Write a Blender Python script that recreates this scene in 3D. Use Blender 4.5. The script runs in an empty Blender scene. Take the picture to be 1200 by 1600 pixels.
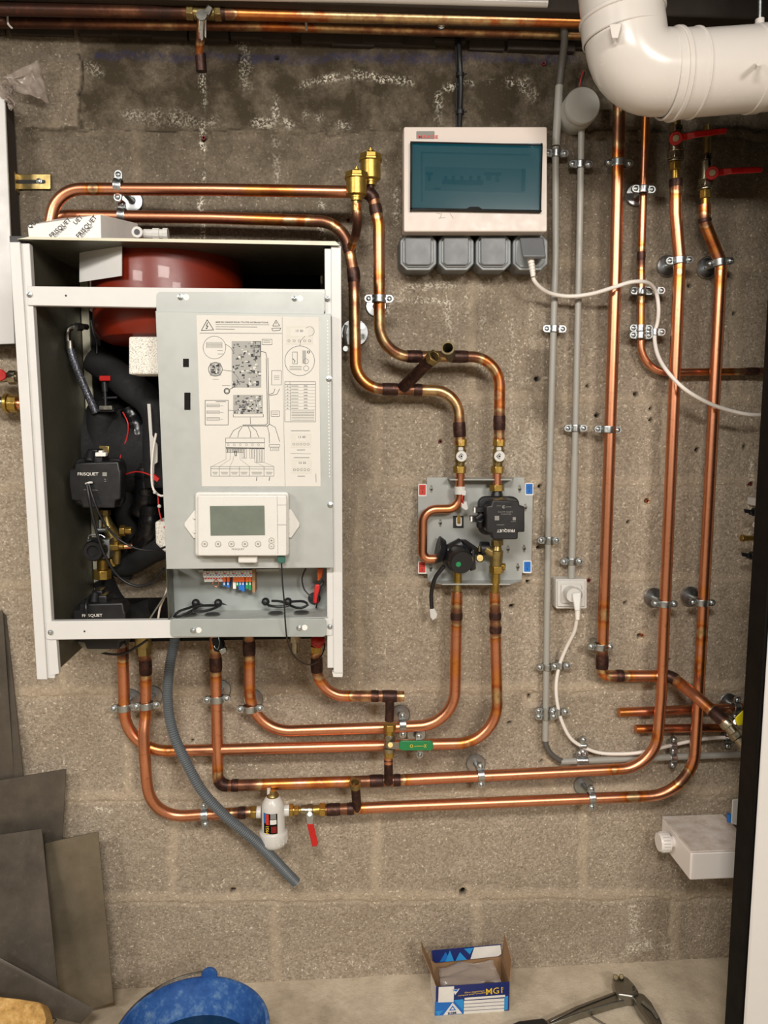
import bpy, bmesh, math, random
import numpy as np
from mathutils import Vector, Matrix, Quaternion, noise
random.seed(7)
SC = bpy.context.scene
COL = SC.collection
# ------------------------------------------------------------------ camera model
D = 1.35; F = 1200.0; YAW = math.radians(3.8); PIT = math.radians(7.0)
fwd = Vector((math.sin(YAW)*math.cos(PIT), math.cos(YAW)*math.cos(PIT), -math.sin(PIT)))
rgt = Vector((math.cos(YAW), -math.sin(YAW), 0.0))
upv = rgt.cross(fwd)
def ray(px, py): return fwd + rgt*((px-600)/F) + upv*(-(py-800)/F)
_r = ray(600, 1522); H = -(_r*(D/_r.y)).z
CAM = Vector((0, -D, H))
def P(px, py, d):
    r = ray(px, py); return CAM + r*((D-d)/r.y)
def G(px, py, z=0.0):
    r = ray(px, py); return CAM + r*((z-H)/r.z)
def proj(v):
    w = v-CAM; t = w.dot(fwd)
    return (600+F*w.dot(rgt)/t, 800-F*w.dot(upv)/t)
def S(d): return (D-d)/F*1.005
cd = bpy.data.cameras.new('camera'); cam = bpy.data.objects.new('camera', cd); COL.objects.link(cam)
cam.matrix_world = Matrix.Translation(CAM) @ Matrix((rgt, upv, -fwd)).transposed().to_4x4()
cd.sensor_fit = 'VERTICAL'; cd.sensor_height = 36; cd.sensor_width = 36; cd.lens = 36*F/1600
cd.clip_start = .01; cd.clip_end = 50
SC.camera = cam
# ------------------------------------------------------------------ materials
def lin(c):
    if isinstance(c, str):
        c = [int(c[i:i+2], 16)/255 for i in (0, 2, 4)]
        c = [x/12.92 if x <= .04045 else ((x+.055)/1.055)**2.4 for x in c]
    return (c[0], c[1], c[2], 1)
class NT:
    def __init__(s, name):
        s.m = bpy.data.materials.new(name); s.m.use_nodes = True
        s.t = s.m.node_tree; s.n = s.t.nodes; s.b = s.n['Principled BSDF']
        s.co = s.n.new('ShaderNodeTexCoord').outputs['Object']
    def l(s, a, b): s.t.links.new(a, b)
    def noise(s, sc, det=4, rough=.6, co=None):
        n = s.n.new('ShaderNodeTexNoise'); n.inputs['Scale'].default_value = sc; n.inputs['Detail'].default_value = det
        n.inputs['Roughness'].default_value = rough; s.l(co or s.co, n.inputs['Vector']); return n.outputs['Fac']
    def vor(s, sc, out='Color', feat='F1'):
        n = s.n.new('ShaderNodeTexVoronoi'); n.feature = feat; n.inputs['Scale'].default_value = sc; s.l(s.co, n.inputs['Vector']); return n.outputs[out]
    def ramp(s, fac, stops, interp='LINEAR'):
        n = s.n.new('ShaderNodeValToRGB'); n.color_ramp.interpolation = interp
        e = n.color_ramp.elements
        while len(e) < len(stops): e.new(.5)
        for k, (p, c) in enumerate(stops):
            e[k].position = p; e[k].color = lin(c) if not isinstance(c, (int, float)) else (c, c, c, 1)
        s.l(fac, n.inputs['Fac']); return n.outputs['Color']
    def mix(s, f, a, b, mode='MIX'):
        n = s.n.new('ShaderNodeMix'); n.data_type = 'RGBA'; n.blend_type = mode
        for v, i in ((f, 0), (a, 6), (b, 7)):
            if hasattr(v, 'node'): s.l(v, n.inputs[i])
            elif i == 0: n.inputs[0].default_value = v
            else: n.inputs[i].default_value = lin(v)
        return n.outputs[2]
    def math(s, op, a, b=0.0, clamp=False):
        n = s.n.new('ShaderNodeMath'); n.operation = op; n.use_clamp = clamp
        for v, i in ((a, 0), (b, 1)):
            if hasattr(v, 'node'): s.l(v, n.inputs[i])
            else: n.inputs[i].default_value = v
        return n.outputs[0]
    def attr(s, name):
        n = s.n.new('ShaderNodeAttribute'); n.attribute_name = name; return n.outputs['Fac']
    def bump(s, h, strength=.3, dist=.001):
        n = s.n.new('ShaderNodeBump'); n.inputs['Strength'].default_value = strength; n.inputs['Distance'].default_value = dist
        s.l(h, n.inputs['Height']); s.l(n.outputs['Normal'], s.b.inputs['Normal'])
    def set(s, **k):
        for a, v in k.items():
            i = s.b.inputs[{'base': 'Base Color', 'rough': 'Roughness', 'metal': 'Metallic', 'trans': 'Transmission Weight', 'ior': 'IOR', 'alpha': 'Alpha', 'coat': 'Coat Weight', 'spec': 'Specular IOR Level', 'emit': 'Emission Strength'}[a]]
            if hasattr(v, 'node'): s.l(v, i)
            else: i.default_value = lin(v) if a == 'base' else v
        return s.m
def mat(name, c, rough=.5, metal=0, var=.12, vs=18, bmp=0, bs=300, **k):
    t = NT(name); L = lin(c)
    dk = tuple(x*(1-var) for x in L[:3]); lt = tuple(min(1, x*(1+var*.6)) for x in L[:3])
    f = t.noise(vs, 5, .65)
    t.set(base=t.ramp(f, [(.3, dk), (.7, lt)]), metal=metal, rough=t.ramp(t.noise(vs*3, 3), [(.3, max(0, rough-.07)), (.7, min(1, rough+.07))]), **k)
    if bmp: t.bump(t.noise(bs, 3), bmp, .0006)
    return t.m
M = {}
def defmats():
    M['white'] = mat('white_enamel', 'CFCECB', .36, var=.03)
    M['cream'] = mat('cream_paint', 'C9C6AF', .4, var=.06)
    M['olive'] = mat('grey_primed_steel', '8C8A7A', .45, var=.1)
    M['inner'] = mat('galvanised_inner_panel', '5C5A4D', .4, .35, var=.12)
    M['grey'] = mat('grey_zinc_panel', 'ABAEAA', .42, .15, var=.05, bmp=.05, bs=900)
    M['grey2'] = mat('grey_zinc_tray', 'A3A9A6', .42, .25, var=.06)
    M['paper'] = mat('label_paper', 'CCC9C1', .6, var=.02)
    M['ink'] = mat('printed_ink', '2A2A2C', .7, var=.02)
    M['ink2'] = mat('printed_grey', '4E4E52', .7, var=.02)
    M['ink3'] = mat('printed_light_grey', '86857F', .7, var=.02)
    M['black'] = mat('black_plastic', '1B1B1D', .42, var=.1, bmp=.1, bs=500)
    M['matblack'] = mat('black_insulation_foam', '131314', .8, var=.2, vs=50, bmp=.4, bs=120)
    M['shinyblack'] = mat('black_glossy_wrap', '111113', .28, var=.1, bmp=.5, bs=90)
    M['chrome'] = mat('zinc_plated_steel', 'B6BBBC', .36, 1, var=.12, vs=60)
    M['steel'] = mat('brushed_steel', '9A9890', .35, 1, var=.15, vs=60)
    M['nickel'] = mat('nickel_valve_body', 'A79F8A', .32, 1, var=.2, vs=60)
    M['brass'] = mat('brass', 'B4954C', .36, .9, var=.22, vs=70, bmp=.08, bs=700)
    M['aged'] = mat('aged_copper_green_brown', '6E6246', .5, .7, var=.35, vs=90)
    M['brassd'] = mat('dull_brass', 'A38F5C', .38, .9, var=.3, vs=60)
    M['pvc'] = mat('white_pvc', 'D6D0C9', .22, var=.02, vs=8)
    M['plast'] = mat('white_plastic', 'D2D0CA', .3, var=.02)
    M['cable'] = mat('white_cable_sheath', 'EFE8DF', .4, var=.03)
    M['pink'] = mat('off_white_plastic_case', 'D2C5BA', .35, var=.02)
    M['conduit'] = mat('grey_pvc_conduit', 'A4A29A', .4, var=.05)
    M['corr'] = mat('slate_grey_corrugated_hose', '5E6468', .45, var=.06)
    M['corr2'] = mat('dark_corrugated_conduit', '5A5853', .5, var=.1)
    M['socket'] = mat('grey_socket_plastic', '74777A', .45, var=.05)
    M['socket2'] = mat('light_grey_socket_plastic', '94999B', .45, var=.05)
    M['red'] = mat('red_lacquer', 'B8201C', .3, var=.08)
    M['redv'] = mat('red_vessel_lacquer', '6E1C08', .36, var=.08, vs=6, coat=.1, bmp=.08, bs=500)
    M['redw'] = mat('red_wire', 'C22A28', .45)
    M['orange'] = mat('orange_plastic', 'E0662A', .4)
    M['greenh'] = mat('green_vinyl', '1C7A46', .35)
    M['green'] = mat('green_plastic', '1F8A55', .5)
    M['teal'] = mat('dark_green_connector', '2C5C50', .5)
    M['blue'] = mat('blue_print', '1F6FC4', .4)
    M['navy'] = mat('navy_print', '1B2A6B', .45)
    M['sky'] = mat('light_blue_print', '2C94DA', .45)
    M['yellow'] = mat('yellow_handle_paint', 'E3D31E', .35)
    M['yprint'] = mat('yellow_print', 'F0C63A', .5)
    M['rprint'] = mat('red_print', 'CF3A2C', .5)
    M['wprint'] = mat('white_print', 'E9E6E0', .5)
    M['foam'] = None
    M['cardb'] = mat('brown_cardboard', '9C7A58', .8, var=.15)
    M['screen'] = mat('lcd_screen', '6F766C', .18, var=.15, vs=25)
    M['lid'] = None
    M['dark'] = mat('dark_soot_timber', '1E1915', .9, var=.4, vs=12, bmp=.4, bs=60)
    M['timber'] = mat('grey_brown_joist', '3A322B', .85, var=.3, vs=9, bmp=.3, bs=80)
    M['blackp'] = mat('black_painted_metal', '0B0908', .55, var=.2, vs=10, spec=.15)
    M['wpanel'] = mat('white_painted_door', 'DAD7D4', .35, var=.02)
    t = NT('speckled_foam'); f = t.vor(420)
    t.set(base=t.ramp(t.noise(650, 2, .8), [(.36, '8E8A80'), (.46, 'DEDAD0'), (.8, 'F0ECE2')]), rough=.85); t.bump(t.noise(400), .4, .001); M['foam'] = t.m
    # copper : stain attribute carries the heat tint beside soldered joints, plus painted shade on overhead pipes
    t = NT('copper_pipe'); st = t.attr('stain'); n = t.noise(38, 6, .7); n2 = t.noise(140, 4, .6)
    f = t.math('ADD', st, t.math('MULTIPLY', t.math('SUBTRACT', n, .5), .34), True)
    c = t.ramp(f, [(0, 'E09A76'), (.16, 'D98F69'), (.3, 'E0924E'), (.4, 'C26C40'), (.47, 'D4B686'), (.55, '9A6C50'), (.68, '58382C'), (.85, '33241F'), (1, '241B19')])
    c2 = t.mix(t.ramp(n2, [(.56, 0.0), (.74, .4)]), c, '8A4A34')
    t.set(base=c2, metal=t.ramp(f, [(.5, 1.0), (.8, .55)]), rough=t.ramp(f, [(0, .34), (.5, .36), (.9, .5)])); t.bump(n2, .06, .0006); M['copper'] = t.m
    t = NT('scorched_copper'); n = t.noise(90, 6, .7)
    t.set(base=t.ramp(n, [(.3, '2E2220'), (.55, '4A332C'), (.66, '6E4434'), (.75, 'A5745C')]), metal=.7, rough=.45); t.bump(t.noise(200), .3, .001); M['solder'] = t.m
    t = NT('braided_hose'); w = t.n.new('ShaderNodeTexVoronoi'); w.inputs['Scale'].default_value = 500; t.l(t.co, w.inputs['Vector'])
    t.set(base=t.ramp(w.outputs['Distance'], [(.1, 'A9ABB2'), (.5, '4A4C55')]), metal=.6, rough=.4); M['braid'] = t.m
    t = NT('scratched_steel_sheet'); n = t.noise(7, 6, .7)
    c = t.ramp(n, [(.3, '4C463F'), (.55, '676057'), (.75, '7A7268')])
    c = t.mix(t.ramp(t.noise(55, 8, .8), [(.6, 0.0), (.75, .45)]), c, '9A9186')
    t.set(base=c, metal=.55, rough=.48); M['sheet'] = t.m
    t = NT('olive_steel_sheet'); n = t.noise(9, 6, .7)
    c = t.ramp(n, [(.3, '6E6554'), (.55, '857B69'), (.75, '958C7A')])
    t.set(base=c, metal=.55, rough=.45); M['sheet2'] = t.m
    t = NT('tinted_door_acrylic'); t.set(base='054C5A', rough=.1, alpha=.53); M['lid'] = t.m
    t = NT('clear_plastic_film'); t.set(base='B8ABA0', rough=.2, alpha=.42); t.bump(t.noise(25), .5, .004)
    M['film'] = t.m
    t = NT('bucket_blue_plastic'); n = t.noise(22, 6, .7)
    t.set(base=t.ramp(n, [(.32, '1E4280'), (.5, '2F5C9C'), (.6, '6486AE'), (.7, '93A6B8')]), rough=.45); t.bump(t.noise(60), .15, .002); M['bucket'] = t.m
    t = NT('water_in_bucket'); t.set(base='14304A', rough=.06, spec=.6); t.bump(t.noise(14), .15, .004); M['water'] = t.m
    t = NT('chipboard_wood'); n = t.noise(60, 8, .7)
    t.set(base=t.ramp(n, [(.3, '8A6434'), (.5, 'C39A58'), (.7, 'E0BC80')]), rough=.75); t.bump(n, .5, .002); M['wood'] = t.m
    t = NT('dusty_white_plastic'); n = t.noise(35, 7, .7)
    t.set(base=t.ramp(n, [(.35, 'F2ECE6'), (.55, 'DCD0C6'), (.7, 'C6B6A6')]), rough=.5); M['dusty'] = t.m
defmats()
# ------------------------------------------------------------------ mesh builder
OFF = {}
def V(p): return P(*p) if isinstance(p, tuple) else p
class MB:
    def __init__(s): s.bm = bmesh.new(); s.mats = []; s.cur = 0; s.stain = None; s.flat = False
    def mat(s, m):
        m = M[m] if isinstance(m, str) else m
        if m not in s.mats: s.mats.append(m)
        s.cur = s.mats.index(m); return s
    def f(s, vs):
        try: fc = s.bm.faces.new(vs)
        except ValueError: return None
        fc.material_index = s.cur; return fc
    def prism(s, pts, vec):
        a = [s.bm.verts.new(p) for p in pts]; b = [s.bm.verts.new(p+vec) for p in pts]; n = len(pts)
        s.f(a); s.f(b[::-1])
        for i in range(n): s.f([a[i], b[i], b[(i+1) % n], a[(i+1) % n]])
        return s
    def pp(s, pix, d0, d1):       # pixel outline on the plane d0, straight back to d1
        return s.prism([P(x, y, d0) for x, y in pix], Vector((0, d0-d1, 0)))
    def hexa(s, A, B):             # two quads of world points
        a = [s.bm.verts.new(V(p)) for p in A]; b = [s.bm.verts.new(V(p)) for p in B]; n = len(a)
        s.f(a); s.f(b[::-1])
        for i in range(n): s.f([a[i], b[i], b[(i+1) % n], a[(i+1) % n]])
        return s
    def wb(s, lo, hi):             # world box
        x0, y0, z0 = lo; x1, y1, z1 = hi
        return s.prism([Vector(p) for p in ((x0, y0, z0), (x1, y0, z0), (x1, y0, z1), (x0, y0, z1))], Vector((0, y1-y0, 0)))
    def bx(s, x0, y0, x1, y1, d0, d1):   # axis-true box whose front covers this rectangle
        xm = (x0+x1)/2; ym = (y0+y1)/2
        return s.wb((P(x0, ym, d0).x, -d0, P(xm, y1, d0).z), (P(x1, ym, d0).x, -d1, P(xm, y0, d0).z))
    def rbx(s, x0, y0, x1, y1, d0, d1, r, n=4):
        pts = []
        for cx, cy, a0 in ((x1-r, y0+r, -90), (x1-r, y1-r, 0), (x0+r, y1-r, 90), (x0+r, y0+r, 180)):
            for k in range(n+1):
                a = math.radians(a0+90*k/n); pts.append((cx+r*math.cos(a), cy+r*math.sin(a)))
        return s.pp(pts[::-1], d0, d1)
    def tube(s, pts, r, seg=16, cap=True, closed=False):
        pts = [V(p) for p in pts]; n = len(pts)
        rs = r if isinstance(r, (list, tuple)) else [r]*n
        t0 = (pts[1]-pts[0]).normalized(); nrm = t0.orthogonal().normalized(); rings = []
        for i in range(n):
            if closed: t = (pts[(i+1) % n]-pts[i-1]).normalized()
            else: t = (pts[min(i+1, n-1)]-pts[max(i-1, 0)]).normalized()
            q = t0.rotation_difference(t); nrm = (q @ nrm); nrm = (nrm-t*nrm.dot(t)).normalized(); t0 = t; b = t.cross(nrm)
            rings.append([s.bm.verts.new(pts[i]+(nrm*math.cos(2*math.pi*k/seg)+b*math.sin(2*math.pi*k/seg))*rs[i]) for k in range(seg)])
        for i in range(n if closed else n-1):
            A = rings[i]; B = rings[(i+1) % n]
            for k in range(seg): s.f([A[k], A[(k+1) % seg], B[(k+1) % seg], B[k]])
        if cap and not closed: s.f(rings[0][::-1]); s.f(rings[-1])
        return s
    def rod(s, a, b, w, w2=None, seg=24, inner=None):   # width in px at a's depth
        A = V(a); B = V(b); dd = -A.y
        r1 = w/2*S(dd); r2 = (w2 if w2 is not None else w)/2*S(dd)
        if seg == 6: r1 *= 1.1; r2 *= 1.1
        return s.lathe([(0, 0), (r1, 0), (r2, 1), (0, 1)], A, B-A, seg, unit=True)
    def lathe(s, prof, o, ax, seg=32, unit=False, rot=0.0):
        ln = ax.length if unit else 1.0; ax = ax.normalized(); q = Vector((0, 0, 1)).rotation_difference(ax); rings = []
        for r, h in prof:
            if r < 1e-6: rings.append([s.bm.verts.new(o+ax*h*ln)])
            else: rings.append([s.bm.verts.new(o+ax*h*ln+q @ Vector((r*math.cos(rot+2*math.pi*k/seg), r*math.sin(rot+2*math.pi*k/seg), 0))) for k in range(seg)])
        for A, B in zip(rings, rings[1:]):
            if len(A) == 1 and len(B) == 1: continue
            for k in range(seg):
                if len(A) == 1: s.f([A[0], B[(k+1) % seg], B[k]])
                elif len(B) == 1: s.f([A[k], A[(k+1) % seg], B[0]])
                else: s.f([A[k], A[(k+1) % seg], B[(k+1) % seg], B[k]])
        return s
    def disc(s, p, w, th=.0004, seg=24, ax=None):
        o = V(p); ax = ax or Vector((0, -1, 0)); r = w/2*S(-o.y)
        return s.lathe([(0, 0), (r, 0), (r, th), (0, th)], o, ax, seg)
    def ball(s, p, w, sy=1.0):
        o = V(p); r = w/2*S(-o.y); n = 8
        return s.lathe([(r*math.sin(math.pi*k/n), -r*math.cos(math.pi*k/n)*sy) for k in range(n+1)], o, Vector((0, 0, 1)), 16)
    def line(s, pix, d, w=.6, th=.00025, closed=False):   # printed line on plane d
        if closed: pix = list(pix)+[pix[0]]
        for (x0, y0), (x1, y1) in zip(pix, pix[1:]):
            L = math.hypot(x1-x0, y1-y0)
            if L < .01: continue
            nx, ny = -(y1-y0)/L*w/2, (x1-x0)/L*w/2
            s.pp([(x0+nx, y0+ny), (x1+nx, y1+ny), (x1-nx, y1-ny), (x0-nx, y0-ny)], d+th, d)
        return s
    def circ(s, cx, cy, r, d, w=.6, n=28):
        return s.line([(cx+r*math.cos(2*math.pi*k/n), cy+r*math.sin(2*math.pi*k/n)) for k in range(n)], d, w, closed=True)
    def text(s, body, p, h, ang=0.0, sx=1.0, align='LEFT', face=None, th=.0003, bold=0.0):
        o = V(p); sz = h*S(-o.y)/.7
        cu = bpy.data.curves.new('t', 'FONT'); cu.body = body; cu.size = 1; cu.align_x = align; cu.extrude = 0; cu.offset = bold*.5; cu.resolution_u = 2
        ob = bpy.data.objects.new('t', cu); COL.objects.link(ob)
        me = bpy.data.meshes.new_from_object(ob.evaluated_get(bpy.context.evaluated_depsgraph_get()))
        bpy.data.objects.remove(ob); bpy.data.curves.remove(cu)
        if face is None: R = Matrix.Rotation(math.radians(90), 4, 'X') @ Matrix.Rotation(math.radians(ang), 4, 'Z')
        else: R = face @ Matrix.Rotation(math.radians(ang), 4, 'Z')
        X = Matrix.Translation(o) @ R @ Matrix.Diagonal((sz*sx, sz, 1, 1))
        n0 = R.to_3x3() @ Vector((0, 0, 1))
        vs = [s.bm.verts.new(X @ v.co+n0*th) for v in me.vertices]
        for pl in me.polygons: s.f([vs[i] for i in pl.vertices])
        bpy.data.meshes.remove(me); return s
    def build(s, name, m=None, parent=None, bev=0, stains=None, smooth=True, ang=38, kind=None, label=None, seg=2):
        if m is not None:
            m = M[m] if isinstance(m, str) else m
            if not s.mats: s.mats = [m]
        me = bpy.data.meshes.new(name); ob = bpy.data.objects.new(name, me); COL.objects.link(ob)
        bmesh.ops.recalc_face_normals(s.bm, faces=s.bm.faces[:])
        off = Vector((0, 0, 0)); pr = parent
        while pr is not None: off += pr.location; pr = pr.parent
        if stains is not None:
            ly = s.bm.verts.layers.float.new('stain')
            for v in s.bm.verts: v[ly] = stains(v.co)
        if parent is None:      # origin at the foot of the thing
            co = [v.co for v in s.bm.verts]
            if co and kind != 'structure':
                off = Vector((sum(c.x for c in co)/len(co), sum(c.y for c in co)/len(co), min(c.z for c in co))); ob.location = off
        for v in s.bm.verts: v.co -= off
        s.bm.to_mesh(me); s.bm.free()
        for mm in s.mats: me.materials.append(mm)
        if smooth and len(me.polygons):
            me.polygons.foreach_set('use_smooth', [True]*len(me.polygons)); me.set_sharp_from_angle(angle=math.radians(ang))
        if parent: ob.parent = parent
        if bev:
            b = ob.modifiers.new('bevel', 'BEVEL'); b.width = bev; b.segments = seg; b.limit_method = 'ANGLE'; b.angle_limit = math.radians(40); b.harden_normals = False
        if kind: ob['kind'] = kind
        if label: ob['label'] = label
        return ob
def thing(name, label, cat, p, group=None):
    o = bpy.data.objects.new(name, None); COL.objects.link(o); o.empty_display_size = .02
    o.location = V(p); return tag(o, label, cat, group)
def tag(o, label, cat, group=None):
    o['label'] = label; o['category'] = cat
    if group: o['group'] = group
    return o
def fillet(corners, R, step=.006):
    pts = [V(c[:3]) for c in corners]; rr = [c[3] if len(c) > 3 else R for c in corners]
    out = [pts[0]]
    def seg(b):
        a = out[-1]; L = (b-a).length; n = max(1, int(L/step))
        for k in range(1, n+1): out.append(a.lerp(b, k/n))
    for i in range(1, len(pts)-1):
        a = (pts[i-1]-pts[i]); b = (pts[i+1]-pts[i]); th = a.angle(b)
        if th > math.radians(178.5): seg(pts[i]); continue
        t = min(rr[i]/math.tan(th/2), a.length*.49, b.length*.49); r = t*math.tan(th/2)
        a.normalize(); b.normalize(); c = pts[i]+(a+b).normalized()*(r/math.sin(th/2))
        p0 = pts[i]+a*t; p1 = pts[i]+b*t; seg(p0); n = max(4, int(r*(math.pi-th)/step)+1)
        v0 = (p0-c).normalized(); v1 = (p1-c).normalized(); w_ = v0.angle(v1)
        for k in range(1, n+1): out.append(c+(v0*math.sin((1-k/n)*w_)+v1*math.sin(k/n*w_))*(r/math.sin(w_)))
    seg(pts[-1]); return out
def spline(pts, step=.006):
    p = [V(q) for q in pts]; p = [p[0]*2-p[1]]+p+[p[-1]*2-p[-2]]; out = [p[1]]
    for i in range(1, len(p)-2):
        a, b, c, d = p[i-1:i+3]; L = (c-b).length; n = max(2, int(L/step))
        t0 = 0; t1 = t0+max(1e-5, (b-a).length)**.5; t2 = t1+max(1e-5, (c-b).length)**.5; t3 = t2+max(1e-5, (d-c).length)**.5
        for k in range(1, n+1):
            t = t1+(t2-t1)*k/n
            A1 = a*((t1-t)/(t1-t0))+b*((t-t0)/(t1-t0)); A2 = b*((t2-t)/(t2-t1))+c*((t-t1)/(t2-t1)); A3 = c*((t3-t)/(t3-t2))+d*((t-t2)/(t3-t2))
            B1 = A1*((t2-t)/(t2-t0))+A2*((t-t0)/(t2-t0)); B2 = A2*((t3-t)/(t3-t1))+A3*((t-t1)/(t3-t1))
            out.append(B1*((t2-t)/(t2-t1))+B2*((t-t1)/(t2-t1)))
    return out
def stainf(lst):
    def fn(co):
        x, y = proj(co); m = .04
        for sx, sy, sr, st in lst:
            m = max(m, st*max(0, 1-(math.hypot(x-sx, y-sy)/sr)**2))
        return m
    return fn
def pipe(label, path, w, stains=(), sleeves=(), name='copper_pipe', cat='pipe', group='copper heating pipes', r=None):
    d0 = -path[len(path)//2].y; rad = r or w/2*S(d0)
    t = thing(name, label, cat, min(path, key=lambda v: v.z).copy(), group)
    allst = list(stains)+[(sx, sy, ln*1.25+9, .62) for sx, sy, ln in sleeves]
    MB().tube(path, rad, 20).build('pipe', 'copper', t, stains=stainf(allst), ang=60)
    cum = [0]
    for a, b in zip(path, path[1:]): cum.append(cum[-1]+(b-a).length)
    pr = [proj(v) for v in path]
    for sx, sy, ln in sleeves:
        i = min(range(len(path)), key=lambda k: math.hypot(pr[k][0]-sx, pr[k][1]-sy)); h = ln/2*S(d0)
        sub = [path[k] for k in range(len(path)) if abs(cum[k]-cum[i]) <= h+.001]
        if len(sub) < 2: sub = [path[max(0, i-1)], path[i], path[min(len(path)-1, i+1)]]
        n = len(sub); MB().tube(sub, [rad*(1.07 if k in (0, n-1) else 1.13) for k in range(n)], 20).build('soldered_coupling', 'solder', t, ang=60)
    return t
# pipe clamps: meshes are shared between clamps of one size
_cm = {}
def clamp(px, py, d, ang, w, label, ros=True, group='zinc plated pipe clamps', single=False, cat='pipe clamp', ear=.7):
    r = round(w/2*S(d), 5); loc = P(px, py, d)
    t = thing('pipe_clamp', label, cat, loc, group); t.rotation_euler = (0, math.radians(ang), 0)
    key = (r, ear)
    if key not in _cm:
        b = MB(); hw = .0058
        b.lathe([(r+.0002, -hw), (r+.0022, -hw), (r+.0027, -hw*.7), (r+.0016, 0), (r+.0027, hw*.7), (r+.0022, hw), (r+.0002, hw)], Vector(), Vector((0, 0, 1)), 28)
        for sg in (-1, 1):
            x0, x1 = sorted((sg*r, sg*(r+.0115*ear))); b.wb((x0, -.0025, -hw), (x1, .0025, hw))
            b.lathe([(0, -.003), (hw, -.003), (hw, .003), (0, .003)], Vector((sg*(r+.0115*ear), 0, 0)), Vector((0, 1, 0)), 16)
        me1 = b.build('clamp_band', 'chrome'); sc = []
        for sg in (-1, 1):
            c = MB(); o = Vector((sg*(r+.0105*ear), -.0025, 0))
            c.lathe([(0, 0), (.0042, 0), (.0042, .0012), (.003, .0026), (.0012, .003), (.0012, .0018), (0, .0018)], o, Vector((0, -1, 0)), 14)
            sc.append(c.build('screw', 'chrome'))
        for o in [me1]+sc:
            for v in o.data.vertices: v.co += o.location
        _cm[key] = [o.data for o in [me1]+sc]
        for o in [me1]+sc: bpy.data.objects.remove(o)
    for nme, me in zip(('clamp_band', 'screw', 'screw'), _cm[key]):
        o = bpy.data.objects.new(nme, me); COL.objects.link(o); o.parent = t
    if ros:
        k2 = ('r', round(d, 4), r)
        if k2 not in _cm:
            b = MB(); b.lathe([(0, d-.001), (.0175, d-.001), (.0185, d-.004), (.0175, d-.0052), (.0165, d-.004), (.006, d-.0045), (.0045, d-.008), (.0045, r), (0, r)], Vector(), Vector((0, 1, 0)), 32)
            o = b.build('wall_rosette', 'chrome')
            for v in o.data.vertices: v.co += o.location
            _cm[k2] = o.data; bpy.data.objects.remove(o)
        o = bpy.data.objects.new('wall_rosette', _cm[k2]); COL.objects.link(o); o.parent = t
    else:
        k2 = ('s', round(d, 4), r)
        if k2 not in _cm:
            b = MB(); b.lathe([(0, d-.001), (.006, d-.001), (.006, r), (0, r)], Vector(), Vector((0, 1, 0)), 14)
            o = b.build('stud', 'chrome')
            for v in o.data.vertices: v.co += o.location
            _cm[k2] = o.data; bpy.data.objects.remove(o)
        o = bpy.data.objects.new('stud', _cm[k2]); COL.objects.link(o); o.parent = t
    return t
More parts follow.
